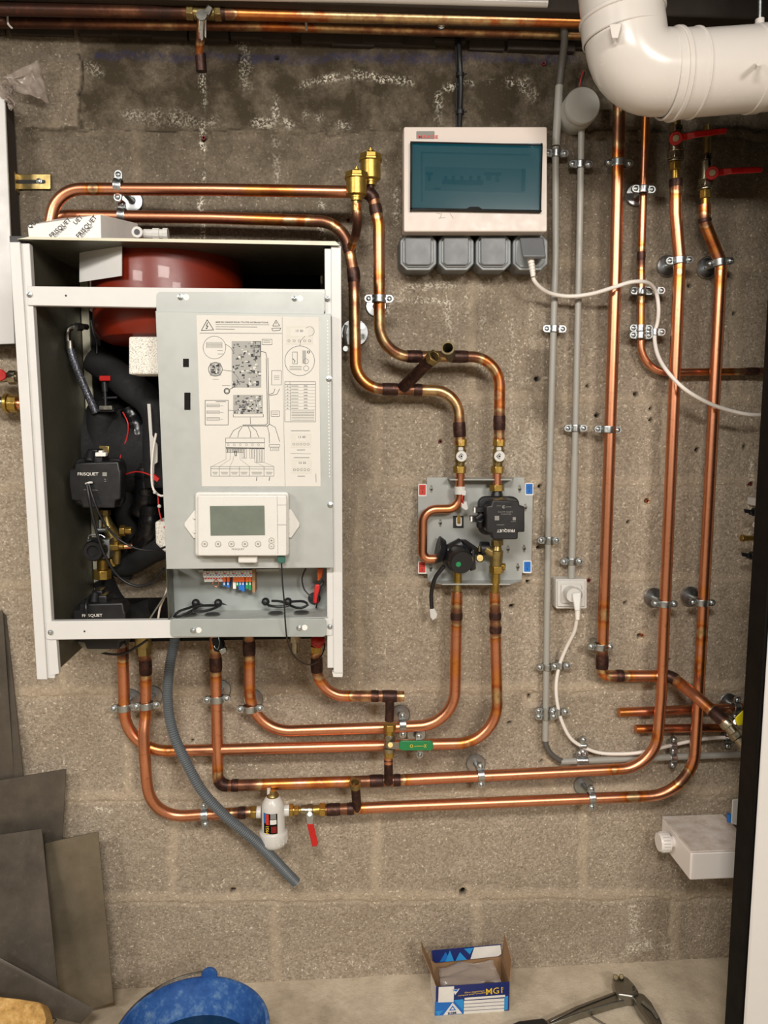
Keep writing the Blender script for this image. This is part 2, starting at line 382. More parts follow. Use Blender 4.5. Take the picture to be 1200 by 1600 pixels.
# ------------------------------------------------------------------ the setting
def build_wall():
    x0, x1 = -.98, 1.02; z0, z1 = -.02, P(600, 58, 0).z
    st = .003; nx = int((x1-x0)/st)+1; nz = int((z1-z0)/st)+1
    X, Z = np.meshgrid(np.linspace(x0, x1, nx), np.linspace(z0, z1, nz))
    # pixel position of every wall point
    wx = X-CAM.x; wz = Z-CAM.z; wy = D
    t = wx*fwd.x+wy*fwd.y+wz*fwd.z
    U = 600+F*(wx*rgt.x+wy*rgt.y+wz*rgt.z)/t; W = 800-F*(wx*upv.x+wy*upv.y+wz*upv.z)/t
    rng = np.random.RandomState(3)
    def vn(sc, seed, octs=3):
        out = np.zeros_like(X); amp = 1; tot = 0
        for o in range(octs):
            s = sc*2**o; r = np.random.RandomState(seed+o*17); g = r.rand(int(2.2*s)+4, int(2.2*s)+4)
            a = (X-x0)*s; b = (Z-z0)*s; i = a.astype(int); j = b.astype(int); fa = a-i; fb = b-j
            fa = fa*fa*(3-2*fa); fb = fb*fb*(3-2*fb)
            out += amp*((g[j, i]*(1-fa)+g[j, i+1]*fa)*(1-fb)+(g[j+1, i]*(1-fa)+g[j+1, i+1]*fa)*fb); tot += amp; amp *= .55
        return out/tot
    n1 = vn(14, 5); n2 = vn(60, 9); n3 = vn(5, 21)
    Ud = U+(n2-.5)*10+(n1-.5)*10; Wd = W+(n2-.5)*9+(n1-.5)*12
    def seg(a, b, w):
        ax, ay = a; bx_, by = b; dx, dy = bx_-ax, by-ay; L2 = dx*dx+dy*dy+1e-9
        k = np.clip(((Ud-ax)*dx+(Wd-ay)*dy)/L2, 0, 1)
        return np.clip(1.6*(1-np.hypot(Ud-ax-k*dx, Wd-ay-k*dy)/w), 0, 1)
    mort = np.zeros_like(X); groove = np.zeros_like(X); eff = np.zeros_like(X); dirt = np.zeros_like(X); blue = np.zeros_like(X)
    courses = [205, 408, 618, 765, 918, 1085, 1250, 1410]
    for k, y in enumerate(courses):
        a, b = (0, y-4), (1200, y+6) if y < 650 else (1200, y-14)
        mort = np.maximum(mort, seg(a, b, 13)*(.75 if y > 1000 else .5)); groove = np.maximum(groove, seg((a[0], a[1]+8), (b[0], b[1]+8), 3)*.8)
    vj = [(125, 75, 200), (585, 75, 200), (1000, 75, 205), (215, 210, 300), (770, 212, 405), (330, 620, 900), (735, 412, 615), (1150, 412, 612), (590, 620, 762), (1040, 620, 760), (860, 770, 905), (560, 770, 915), (560, 925, 1080),
          (200, 1095, 1245), (585, 1095, 1240), (860, 1090, 1235), (100, 920, 1080), (270, 1260, 1405), (588, 1258, 1405), (912, 1245, 1395), (432, 1418, 1535), (745, 1405, 1520), (1055, 1395, 1510)]
    for x, ya, yb in vj:
        mort = np.maximum(mort, seg((x, ya), (x, yb), 11)*.75); groove = np.maximum(groove, seg((x-8, ya), (x-8, yb), 2.2)*.7)
    E = [((316, 80), (316, 370), 6, 1), ((430, 110), (432, 330), 8, .7), ((460, 128), (560, 118), 10, 1), ((560, 118), (640, 125), 9, 1), ((640, 125), (665, 140), 8, .8), ((690, 135), (800, 128), 9, .7),
         ((680, 180), (690, 135), 10, .6), ((400, 190), (450, 195), 14, .5), ((480, 180), (545, 195), 12, .5), ((435, 300), (440, 400), 8, .6), ((500, 320), (505, 400), 9, .8), ((622, 300), (620, 350), 8, .7),
         ((630, 455), (740, 440), 10, .5), ((620, 470), (720, 472), 7, .7), ((725, 440), (730, 500), 8, .7), ((748, 430), (752, 520), 7, .7), ((700, 470), (700, 540), 8, .8), ((610, 480), (600, 520), 8, .6),
         ((830, 460), (828, 700), 6, .7), ((800, 480), (803, 760), 6, .5), ((818, 680), (815, 760), 7, .6), ((690, 640), (690, 740), 6, .7), ((740, 560), (780, 590), 12, .6), ((815, 595), (850, 592), 10, .8), ((1000, 590), (1000, 600), 10, .3),
         ((880, 470), (885, 560), 5, .3), ((1190, 600), (1165, 860), 7, .8), ((955, 1485), (1040, 1480), 14, .8), ((990, 1420), (995, 1460), 12, .6), ((930, 1500), (1000, 1490), 12, .6), ((140, 1265), (175, 1266), 5, .9),
         ((130, 95), (150, 110), 14, .5), ((200, 180), (330, 185), 18, .35), ((380, 70), (385, 130), 14, .5), ((820, 130), (835, 150), 16, .5), ((540, 60), (700, 62), 5, .3)]
    for a, b, w, k in E: eff = np.maximum(eff, k*seg(a, b, w*.9))
    eff *= np.clip((vn(38, 33)-.34)*4.5, 0, 1)*np.clip((n1-.2)*3, .35, 1)
    for a, b, w, k in [((150, 86), (900, 92), 9, .9), ((0, 84), (150, 86), 6, .2)]: blue = np.maximum(blue, k*seg(a, b, w))
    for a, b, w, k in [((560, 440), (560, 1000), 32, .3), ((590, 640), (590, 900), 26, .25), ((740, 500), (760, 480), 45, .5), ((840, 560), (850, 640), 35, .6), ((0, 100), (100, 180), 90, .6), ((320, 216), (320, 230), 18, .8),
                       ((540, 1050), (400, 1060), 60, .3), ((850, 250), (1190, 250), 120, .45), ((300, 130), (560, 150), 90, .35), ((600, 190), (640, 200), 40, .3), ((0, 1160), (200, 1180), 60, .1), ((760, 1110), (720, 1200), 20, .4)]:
        dirt = np.maximum(dirt, k*seg(a, b, w))  # grime patches, plus painted shadows beside and under the boiler and below the flue
    dirt = np.maximum(dirt, np.clip((640-W)/480, 0, 1)*.98+np.where(Wd < 205, .08, 0)*np.clip((U-90)/60, 0, 1))  # grime plus painted light falloff, darkening the wall towards its top
    depth = -(n1-.5)*.004-(n2-.5)*.0025-mort*.0016+groove*.003+(rng.rand(*X.shape)-.5)*.0009
    holes = [(433, 88, 4), (318, 216, 4), (544, 344, 3), (688, 690, 3), (844, 760, 4), (842, 856, 3.5), (825, 909, 3.5), (800, 948, 4), (840, 592, 5), (903, 484, 3), (919, 603, 3.5), (934, 649, 4), (994, 616, 4), (1018, 638, 3.5), (1018, 656, 3.5),
             (1090, 703, 4), (1164, 698, 3.5), (1148, 490, 3), (1080, 445, 4), (1021, 458, 3), (982, 816, 3.5), (1012, 783, 3.5), (977, 943, 3.5), (1000, 995, 3.5), (1045, 1033, 3.5), (953, 1034, 3), (796, 1130, 3.5), (846, 1190, 3), (920, 907, 3), (828, 1090, 3.5), (1173, 756, 3.5), (363, 1394, 4.5), (724, 1396, 6), (955, 480, 3), (300, 1158, 3), (1195, 760, 3)]
    hl = np.zeros_like(X)
    for hx, hy, hr in holes:
        q = np.hypot(U-hx, W-hy); k = np.clip((hr-q)/1.5, 0, 1); depth += k*.014; hl = np.maximum(hl, k)
        mort = np.maximum(mort, np.clip(1-q/(hr*2.6), 0, 1)*.6)
    for hx, hy, hr in [(1012, 785, 14), (1004, 995, 15), (828, 1092, 16), (318, 216, 12), (1080, 445, 22), (728, 1396, 16), (365, 1395, 12)]:
        q = np.hypot(U-hx, W-hy)+(n2-.5)*8; k = np.clip(1-q/hr, 0, 1); depth += k**.5*.005; mort = np.maximum(mort, np.clip(k*2, 0, .8))
    for a, b, w, k in [((118, 78), (127, 108), 2.2, 1), ((127, 108), (123, 150), 2.2, .9), ((123, 150), (126, 200), 2, .8), ((374, 76), (374, 100), 2.5, 1), ((40, 205), (155, 204), 2.0, .6), ((195, 203), (380, 204), 1.5, .7), ((480, 207), (560, 207), 1.6, .7)]:
        sgm = k*seg(a, b, w); hl = np.maximum(hl, sgm*.85); depth += sgm*.004
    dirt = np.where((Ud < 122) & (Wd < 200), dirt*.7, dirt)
    # the broken upper left block stands proud of the recess beside it
    depth += np.where((Ud > 122) & (Wd < 202), .004, 0)
    depth -= np.clip((Wd-1500)/30, 0, 1)*.006
    me = bpy.data.meshes.new('wall_back'); nv = nx*nz
    co = np.empty((nv, 3), 'f'); co[:, 0] = X.ravel(); co[:, 1] = np.maximum(depth, -.006).ravel(); co[:, 2] = Z.ravel()
    me.vertices.add(nv); me.vertices.foreach_set('co', co.ravel())
    i = np.arange(nx-1); j = np.arange(nz-1); I, J = np.meshgrid(i, j); a = (J*nx+I).ravel()
    q = np.stack([a, a+1, a+nx+1, a+nx], 1).astype('i'); nf = len(q)
    me.loops.add(nf*4); me.loops.foreach_set('vertex_index', q.ravel()); me.polygons.add(nf)
    me.polygons.foreach_set('loop_start', np.arange(0, nf*4, 4, dtype='i')); me.update(calc_edges=True)
    me.polygons.foreach_set('use_smooth', np.ones(nf, bool))
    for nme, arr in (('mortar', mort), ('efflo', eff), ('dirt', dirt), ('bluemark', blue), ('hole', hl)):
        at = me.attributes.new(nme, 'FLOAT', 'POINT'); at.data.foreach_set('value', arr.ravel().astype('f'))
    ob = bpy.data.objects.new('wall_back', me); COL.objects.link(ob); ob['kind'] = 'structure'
    t = NT('concrete_block'); co_ = t.co
    v = t.n.new('ShaderNodeTexVoronoi'); v.inputs['Scale'].default_value = 290; v.inputs['Randomness'].default_value = 1; t.l(co_, v.inputs['Vector'])
    sep = t.n.new('ShaderNodeSeparateColor'); t.l(v.outputs['Color'], sep.inputs[0])
    g = t.math('ADD', t.math('MULTIPLY', sep.outputs[0], .24), t.math('MULTIPLY', t.noise(260, 6, .75), .85))
    base = t.ramp(g, [(.26, '6A6053'), (.42, '8F8474'), (.58, 'A4988A'), (.72, 'B8AC9A'), (.84, 'E0D6C6')])
    big = t.noise(5, 6, .65)
    base = t.mix(t.ramp(big, [(.38, .0), (.68, .45)]), base, '7E7262')
    mo = t.ramp(t.noise(180, 5, .7), [(.3, '988B7B'), (.6, 'BAAC98'), (.8, 'CCBEA9')])
    base = t.mix(t.math('MULTIPLY', t.attr('mortar'), 1.05, True), base, mo)
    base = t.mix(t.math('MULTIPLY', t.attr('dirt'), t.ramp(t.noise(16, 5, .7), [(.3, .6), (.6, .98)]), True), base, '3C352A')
    base = t.mix(t.math('MULTIPLY', t.attr('bluemark'), t.ramp(t.noise(90, 4), [(.35, .1), (.65, .55)]), True), base, '2E3358')
    ef = t.math('MULTIPLY', t.attr('efflo'), t.ramp(t.noise(230, 4, .7), [(.50, 0.0), (.55, .9)]), True)
    base = t.mix(ef, base, 'F0EADA')
    pep = t.ramp(t.noise(190, 2, .5), [(.64, 0.0), (.69, .75)]); pep = t.math('MULTIPLY', pep, t.math('SUBTRACT', 1.0, t.math('MULTIPLY', t.attr('dirt'), .9)), True); base = t.mix(pep, base, 'DDD3C0')
    pit = t.ramp(t.noise(230, 3, .5, co=None), [(.24, .7), (.32, 0.0)]); base = t.mix(pit, base, '2E2A24')
    base = t.mix(t.attr('hole'), base, '1A1512')
    hsv = t.n.new('ShaderNodeHueSaturation'); hsv.inputs['Saturation'].default_value = WALLSAT; hsv.inputs['Value'].default_value = WALLVAL; t.l(base, hsv.inputs['Color'])
    t.set(base=hsv.outputs[0], rough=.9, spec=.25)
    t.bump(t.math('ADD', t.math('MULTIPLY', v.outputs['Distance'], -.8), t.math('MULTIPLY', t.noise(300, 5, .75), 1.4)), .6, .0018)
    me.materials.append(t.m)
WALLSAT = 1.12; WALLVAL = 1.14
build_wall()
t = NT('dusty_concrete_floor'); n = t.noise(14, 7, .7)
c = t.ramp(n, [(.3, 'AD9F8A'), (.55, 'CDBFA8'), (.75, 'DDD0BA')]); c = t.mix(t.ramp(t.noise(300, 3), [(.62, 0.0), (.7, .5)]), c, '6A6052')
t.set(base=c, rough=.9); t.bump(t.noise(120, 6, .7), .5, .003); M['floor'] = t.m
mb = MB(); mb.wb((-1.8, -3.6, -.05), (1.8, .3, 0)); mb.build('floor', 'floor', kind='structure')
M['room'] = mat('rough_room_wall', 'B5ADA0', .9, var=.15, vs=4)
ZC = H+.98
mb = MB(); mb.wb((-1.86, -3.6, 0), (-1.8, .3, ZC)); mb.build('wall_left', 'room', kind='structure')
mb = MB(); mb.wb((1.8, -3.6, 0), (1.86, .3, ZC)); mb.build('wall_right', 'room', kind='structure')
mb = MB(); mb.wb((-1.86, -3.66, 0), (1.86, -3.6, ZC)); mb.build('wall_front', 'room', kind='structure')
mb = MB(); mb.wb((-1.86, -3.66, ZC), (1.86, .3, ZC+.05)); mb.build('ceiling', 'timber', kind='structure')
zt = P(600, 58, 0).z
mb = MB(); mb.wb((-1.86, .12, zt-.05), (1.86, .3, ZC)); mb.build('wall_back_recess', 'dark', kind='structure')  # one near-black brown fills the recess above the wall
mb = MB(); mb.wb((-1.8, .005, 0), (-.975, .3, zt)); mb.wb((1.015, .005, 0), (1.8, .3, zt)); mb.wb((-.98, .03, 0), (1.02, .3, zt)); mb.build('wall_back_sides', 'room', kind='structure')
for k, (x, yy) in enumerate([(0, .02)]):
    mb = MB(); mb.wb((-1.8, -.10, P(600, 8, .1).z), (1.8, .12, P(600, 8, .1).z+.10)); mb.build('trim_1', 'timber', kind='structure', bev=.004)
mb = MB(); mb.wb((-1.8, -1.05, H+.69), (1.8, -.93, ZC)); mb.build('trim_3', 'timber', kind='structure', bev=.004)  # unseen beam, placed to shade the wall top and overhead pipes
# chipped ledge on top of the wall
mb = MB()
for k in range(26):
    x = -.75+k*.058+random.uniform(-.01, .01); w = random.uniform(.05, .075); h = random.uniform(.004, .014)
    mb.wb((x, -random.uniform(.004, .010), zt-h-.004), (x+w, .03, zt+random.uniform(-.002, .004)))
mb.build('trim_2', 'timber', kind='structure', bev=.002)
# ------------------------------------------------------------------ lights
def area(name, loc, tgt, sx, sy, e, col):
    l = bpy.data.lights.new(name, 'AREA'); l.shape = 'RECTANGLE'; l.size = sx; l.size_y = sy; l.energy = e; l.color = col
    o = bpy.data.objects.new(name, l); COL.objects.link(o); o.location = loc
    o.rotation_euler = (Vector(tgt)-Vector(loc)).to_track_quat('-Z', 'Y').to_euler(); return o
area('ceiling_lamp', (-.12, -1.75, H+.72), (-.12, -1.0, 0), .45, .22, 19, (1, .945, .88))
area('side_lamp', (-1.35, -1.75, H+.75), (-.1, 0, H-.3), .5, .14, 12, (1, .945, .88))
area('far_lamp', (.9, -2.9, H+.8), (.2, 0, H-.3), .6, .3, 27, (1, .945, .88))  # fill light added to brighten the scene, no fixture there
w = bpy.data.worlds.new('world'); SC.world = w; w.use_nodes = True
w.node_tree.nodes['Background'].inputs[0].default_value = (.9, .85, .78, 1); w.node_tree.nodes['Background'].inputs[1].default_value = .02
SC.view_settings.view_transform = 'Standard'; SC.view_settings.look = 'None'; SC.view_settings.gamma = 1; SC.view_settings.exposure = 0.37
SC.view_settings.use_curve_mapping = False
# ------------------------------------------------------------------ copper pipes on the wall
pipe('upper of the two copper pipes above the boiler, ending at the right plate valve',
     fillet([(72, 384, .085), (88, 295, .085, .05), (330, 296, .085), (560, 300, .085), (582, 302, .085, .02), (592, 352, .085, .03), (593, 557, .075, .062), (690, 557, .06), (781, 558, .055, .066), (780, 694, .05)], .06), 17.5,
     stains=[(600, 520, 70, .5), (690, 557, 120, .55), (145, 295, 20, .55), (430, 299, 45, .42), (395, 299, 30, .3), (592, 345, 30, .3), (592, 445, 35, .42), (596, 500, 45, .5), (615, 540, 40, .6), (735, 560, 40, .6), (765, 580, 30, .5), (778, 620, 25, .45), (780, 650, 22, .6)],
     sleeves=[(579, 308, 20), (586, 325, 16), (648, 557, 26), (720, 557, 30), (780, 662, 26)])
pipe('lower of the two copper pipes above the boiler, passing down by its right edge',
     fillet([(56, 384, .05), (88, 337, .05, .04), (330, 340, .05), (538, 347, .05, .085), (553, 430, .05), (556, 607, .05, .075), (640, 609, .05), (715, 611, .05, .066), (719, 694, .05)], .06), 17.5,
     stains=[(470, 345, 130, .36), (556, 480, 150, .5), (640, 610, 110, .5), (705, 640, 50, .5), (455, 343, 40, .45), (500, 350, 40, .66), (535, 375, 40, .68), (551, 410, 30, .6), (554, 440, 45, .6), (556, 520, 60, .42), (640, 608, 55, .62), (690, 620, 40, .5), (718, 660, 24, .6)],
     sleeves=[(546, 385, 18), (553, 432, 24), (607, 607, 28), (652, 608, 16), (719, 670, 24)])
# stubs and branches at the crossing
t = thing('pipe_branch', 'scorched copper branch with a brass nut slanting up over the crossing pipes', 'pipe fitting', (628, 606, .055))
MB().tube([(629, 606, .055), (676, 560, .105)], .0098, 20).build('pipe', 'solder', t)
MB().lathe([(.0125, 0), (.0125, .011), (.0085, .011), (.0085, 0), (.0125, 0)], P(674, 562, .104), P(684, 552, .118)-P(674, 562, .104), 6).build('hex_nut', 'brassd', t, bev=.0008)
t = thing('pipe_stub', 'short open copper stub pointing out of the upper pipe beside the slanting brass nut', 'pipe fitting', (704, 556, .06))
o = P(704, 558, .06); MB().lathe([(.0085, 0), (.0095, .04), (.0112, .044), (.0112, .05), (.0082, .05), (.0078, .012), (0, .012)], o, P(699, 541, .115)-o, 24).build('pipe', 'aged', t)
t = thing('vent_branch', 'scorched copper riser under the front brass vent', 'pipe fitting', (548, 384, .055))
MB().tube(spline([(548, 388, .055), (556, 365, .075), (558, 345, .095), (557, 318, .1)]), .0072, 16).build('pipe', 'copper', t, stains=stainf([(556, 355, 40, .75)]))
MB().rod((556, 330, .1), (556, 315, .1), 12).build('soldered_coupling', 'brassd', t)
t = thing('vent_riser', 'short dark riser under the rear brass vent', 'pipe fitting', (579, 305, .085))
MB().rod((580, 308, .085), (579, 286, .085), 11).build('pipe', 'solder', t)
def vent(x, y0, y1, d, w, label):
    t = thing('air_vent', label, 'air vent', (x, y1, d), 'brass automatic air vents')
    k = (y1-y0)
    a = V((x, y1, d)); b = V((x, y0, d)); L = (b-a).length; R = w/2*S(d)
    MB().lathe([(0, 0), (R*.55, 0), (R*.55, L*.09), (R*.62, L*.1), (R*.62, L*.15), (R*.86, L*.17), (R*.96, L*.2), (R*.97, L*.72), (R*1.04, L*.74)], a, b-a, 40).build('body', 'brass', t)
    MB().lathe([(0, L*.74), (R*1.18, L*.74), (R*1.18, L*.8), (R*1.12, L*.81), (R*1.1, L*.94), (R*.9, L*.97), (0, L*.97)], a, b-a, 8, rot=.39).build('cap', 'brass', t, ang=20, bev=.0004)
    MB().lathe([(0, L*.97), (R*.18, L*.97), (R*.18, L*1.05), (R*.3, L*1.06), (R*.3, L*1.09), (R*.12, L*1.1), (R*.12, L*1.16), (0, L*1.17)], a, b-a, 16).build('bleed_valve', 'brass', t)
vent(557, 268, 314, .1, 32, 'brass air vent, lower and nearer of the two above the boiler corner')
vent(579, 239, 290, .085, 31, 'brass air vent, higher and further back of the two above the boiler corner')
pipe('leftmost copper pipe under the boiler, running right behind the green handle',
     fillet([(191, 985, .045), (196, 1175, .045, .072), (430, 1169, .05), (778, 1160, .05, .07), (773, 925, .045)], .07), 18,
     stains=[(193, 1020, 26, .7), (195, 1105, 30, .25), (262, 1172, 14, .42), (240, 1168, 20, .3), (730, 1163, 20, .42), (776, 1090, 40, .45), (776, 1060, 30, .3), (773, 965, 30, .6)], sleeves=[(773, 962, 20), (773, 984, 12)])
pipe('copper pipe wavering down from the boiler bottom to the white magnetic filter',
     spline([(224, 990, .05), (227, 1027, .05), (228, 1110, .05), (225, 1147, .06), (227, 1193, .065), (234, 1243, .06), (250, 1264, .055), (276, 1274, .05), (316, 1273, .05), (396, 1269, .05)]), 18,
     stains=[(228, 1040, 28, .72), (229, 1112, 18, .42), (372, 1270, 20, .6)], sleeves=[(227, 1040, 26), (376, 1270, 16)])
pipe('copper pipe with a sharp dark elbow under the boiler, rising to the left red lever',
     fillet([(336, 990, .05), (341, 1228, .05, .017), (620, 1219, .05), (1024, 1199, .05, .085), (1033, 1090, .05), (1062, 408, .05, .04), (1056, 335, .05, .04), (1056, 280, .05)], .07), 18,
     stains=[(338, 1030, 30, .62), (346, 1226, 22, .8), (385, 1226, 45, .62), (440, 1225, 28, .34), (500, 1224, 30, .42), (570, 1222, 40, .62), (960, 1203, 16, .45), (1062, 425, 14, .5), (1060, 440, 22, .3), (1022, 1150, 14, .4)],
     sleeves=[(337, 1036, 22), (348, 1227, 24), (366, 1228, 14), (590, 1221, 30), (620, 1220, 14), (1056, 287, 15)])
pipe('copper pipe curving right from under the boiler, rising to the small round pump',
     fillet([(389, 985, .045), (391, 1144, .045, .07), (600, 1137, .05), (710, 1131, .05, .07), (714, 925, .045)], .07), 18,
     stains=[(389, 1015, 32, .6), (391, 1085, 20, .46), (712, 1040, 30, .35), (714, 960, 30, .6)], sleeves=[(389, 1012, 26), (714, 960, 18)])
pipe('short copper pipe curving from under the boiler right corner to an open tee',
     fillet([(494, 1000, .08), (496, 1087, .08, .062), (631, 1088, .08)], .06), 17.5,
     stains=[(498, 1035, 22, .75), (560, 1087, 24, .62), (595, 1088, 18, .5)], sleeves=[(498, 1040, 22), (588, 1088, 18), (609, 1088, 24)])
pipe('lowest copper pipe, from the filter valve to the right red lever',
     fillet([(500, 1266, .05), (600, 1261, .05), (1082, 1241, .05, .085), (1092, 1080, .05), (1127, 412, .05, .03), (1101, 348, .05, .03), (1101, 320, .05)], .07), 18,
     stains=[(990, 1243, 26, .5), (1066, 1214, 26, .66), (1095, 990, 26, .5), (1092, 1040, 20, .42), (1100, 925, 14, .3), (1127, 440, 16, .4), (1112, 380, 26, .45), (1125, 425, 12, .5)],
     sleeves=[(520, 1266, 26), (545, 1265, 18), (1101, 343, 12)])
pipe('tall copper riser nearest the white wall socket, ending in an elbow',
     fillet([(968, 150, .04), (962, 420, .04), (940, 1056, .04, .014), (1048, 1056, .045, .02), (1090, 1090, .10), (1136, 1131, .15)], .03), 18.5,
     stains=[(968, 200, 60, .6), (967, 258, 26, .4), (942, 960, 30, .46), (940, 1030, 26, .7), (965, 1057, 20, .66), (1045, 1056, 18, .6), (1125, 1120, 22, .66)],
     sleeves=[(940, 1032, 22), (967, 1057, 18), (1046, 1056, 20), (1124, 1120, 24)])
pipe('thin copper pipe coming down behind the white flue and bending right to leave the frame',
     fillet([(1010, 150, .022), (1002, 400, .022), (1001, 582, .022, .05), (1210, 580, .022)], .05), 11.5,
     stains=[(1003, 405, 25, .7), (1002, 465, 20, .5), (1001, 500, 20, .3), (1180, 580, 40, .66), (1120, 582, 40, .35), (1009, 200, 60, .3)], sleeves=[(1003, 402, 18), (1172, 580, 30)], group='thin copper pipes')
pipe('capped copper pipe stub, upper of the two low behind the right risers', fillet([(967, 1113, .016), (1165, 1105, .016)], .05), 15, stains=[(975, 1113, 25, .3)], group='copper pipe stubs behind the right risers')
pipe('capped copper pipe stub, lower of the two low behind the right risers', fillet([(993, 1139, .016), (1140, 1137, .016)], .05), 14, stains=[(1000, 1139, 20, .3), (1130, 1137, 30, .4)], group='copper pipe stubs behind the right risers')
# vertical link with the green valve
t = thing('pipe_link', 'scorched copper link between two lower pipes carrying the green handled valve', 'pipe fitting', (609, 1222, .06))
MB().tube([(609, 1092, .082), (609, 1112, .08), (608, 1126, .08)], .0078, 18).build('upper_pipe', 'solder', t)
MB().tube([(607, 1186, .08), (607, 1212, .075), (607, 1222, .06)], .0078, 18).build('lower_pipe', 'solder', t)
MB().rod((607, 1183, .08), (607, 1193, .08), 14).build('bare_copper_end', 'copper', t)
t = thing('ball_valve', 'ball valve with a green handle lying over the lower pipes', 'valve', (608, 1183, .08))
MB().rod((609, 1131, .08), (609, 1141, .08), 19, seg=6).build('hex_nut', 'brass', t, bev=.0008)
MB().rod((609, 1141, .08), (609, 1148, .08), 15).build('union', 'brass', t, bev=.0005)
MB().rod((608, 1172, .08), (608, 1183, .08), 16, seg=8).build('lower_union', 'brass', t, bev=.0005)
a = P(609, 1147, .08); b = P(608, 1175, .08); L = (b-a).length
MB().lathe([(0, 0), (.0092, 0), (.0105, L*.15), (.0105, L*.28), (.0088, L*.33), (.0098, L*.5), (.0088, L*.7), (.0105, L*.75), (.0105, L*.95), (0, L)], a, b-a, 24).build('body', 'nickel', t)
MB().rod((610, 1164, .085), (610, 1164, .104), 8).build('stem', 'brassd', t)
MB().hexa([(606, 1160, .101), (626, 1160, .101), (626, 1171, .101), (606, 1170, .101)], [(606, 1160, .099), (626, 1160, .099), (626, 1171, .099), (606, 1170, .099)]).build('handle_arm', 'steel', t, bev=.0003)
h = MB().rbx(624, 1158, 677, 1173, .104, .099, 5).build('handle', 'greenh', t, bev=.001)
MB().mat('yprint').circ(643, 1165.8, 2.1, .1045, .7).text('ecOtherm', (647.5, 1166.6, .1045), 1.9, sx=1.35, bold=.02).line([(663, 1163), (666, 1168)], .1045, .7).line([(666, 1163), (663, 1168)], .1045, .7).build('handle_print', None, h)
# tee rising from the bottom pipe
t = thing('drain_tee', 'dark copper tee with an open brass nut standing on the bottom pipe', 'pipe fitting', (556, 1264, .055))
MB().tube([(558, 1264, .052), (556, 1238, .07), (555, 1228, .075)], .0082, 18).build('pipe', 'solder', t)
o = P(555, 1229, .075); MB().lathe([(.0105, 0), (.0105, .010), (.0072, .010), (.0066, .001), (0, .001), (0, 0), (.0105, 0)], o, Vector((0, -.35, 1)), 24).build('union_nut', 'brassd', t)
# ------------------------------------------------------------------ the two valves over the grey plate
def plate_valve(x0, x1, label, depth=.05):
    t = thing('ball_valve', label, 'valve', (x1, 738, depth), 'brass ball valves above the grey pump plate')
    def X(y): return x0+(x1-x0)*(y-688)/(738-688)
    MB().rod((X(687), 686, depth), (X(697), 697, depth), 18, seg=6).build('hex_nut', 'brass', t, bev=.0008)
    MB().rod((X(697), 697, depth), (X(728), 728, depth), 15, 15).rod((X(700), 702, depth), (X(716), 722, depth), 18).build('body', 'brassd', t, bev=.0006)
    MB().rod((X(728), 728, depth), (X(739), 739, depth), 19, seg=6).build('lower_hex_nut', 'brass', t, bev=.0008)
    MB().rod((X(713)+1, 713, depth), (X(713)+1, 713, depth+.022), 9).build('stem', 'brassd', t)
    kb = MB().rod((X(713)+2, 713, depth+.018), (X(713)+2, 713, depth+.026), 17).build('round_handle', 'plast', t, bev=.0008)
    MB().mat('ink2').circ(X(713)+2, 713, 4.4, depth+.0262, .9, 4).mat('ink').disc((X(713)+2, 713, depth+.0262), 3.4).build('handle_marks', None, kb)
    MB().rbx(X(700)-3, 699, X(700)+4, 704, depth+.013, depth+.009, 1).build('white_tab', 'plast', t)
plate_valve(720, 718, 'left ball valve with a white round handle above the grey pump plate')
plate_valve(780, 777, 'right ball valve with a white round handle above the grey pump plate')
# ------------------------------------------------------------------ pump plate
t = thing('pump_plate', 'light grey steel mounting plate carrying two small pumps', 'mounting plate', (742, 915, .02))
out = [(667, 746), (819, 746), (820, 757), (833, 757), (830, 895), (816, 895), (815, 906), (668, 909), (668, 897), (654, 897), (653, 757), (667, 757)]
pl = MB().pp(out, .022, .0195).build('plate', 'grey', t, bev=.0004)
MB().hexa([(699, 746, .022), (803, 746, .022), (800, 749, .055), (703, 749, .055)], [(699, 747.4, .022), (803, 747.4, .022), (800, 750.4, .055), (703, 750.4, .055)]).build('upper_flange', 'grey', t)
MB().hexa([(668, 907, .022), (815, 906, .022), (797, 912, .055), (691, 912, .055)], [(668, 909, .022), (815, 908, .022), (797, 914, .055), (691, 914, .055)]).build('lower_flange', 'grey', t)
MB().hexa([(672, 747, .002), (676, 747, .002), (676, 905, .002), (672, 905, .002)], [(672, 747, .02), (676, 747, .02), (676, 905, .02), (672, 905, .02)]).hexa([(808, 747, .002), (812, 747, .002), (812, 905, .002), (808, 905, .002)], [(808, 747, .02), (812, 747, .02), (812, 905, .02), (808, 905, .02)]).build('wall_bracket', 'grey2', t)
for (x, y, m1) in ((660, 766, 'rprint'), (827, 764.5, 'blue'), (659.5, 887, 'rprint'), (824, 886, 'blue')):
    s = MB().rbx(x-6.4, y-10, x+6.4, y+9.5, .0226, .0221, 1.5).build('sticker', 'wprint', t, label='red sticker' if m1 == 'rprint' else 'blue sticker')
    MB().mat(m1).rbx(x-5.2, y-8.5, x+5.2, y+7.5, .0229, .0227, 1).mat('navy' if m1 == 'blue' else 'ink').line([(x-3, y-5), (x+3, y-5)], .023, .6).line([(x-3, y-2), (x+3, y-2)], .023, .6).line([(x, y+1), (x, y+5)], .023, 1).build('sticker_print', None, s)
b = MB().mat('steel')
for (x, y) in ((674, 764), (812, 764), (821, 793), (688, 817), (794, 858), (819, 857), (673, 887), (809, 886)):
    b.mat('steel').rbx(x-1.6, y-6, x+1.6, y+6, .0226, .022, 1.5).disc((x, y, .0225), 6, .0004).mat('ink').disc((x+.3, y+1, .0231), 3.4, .0003).mat('chrome').disc((x-.5, y-1.5, .0232), 2.2, .0004)
b.build('keyhole_slots', None, t)
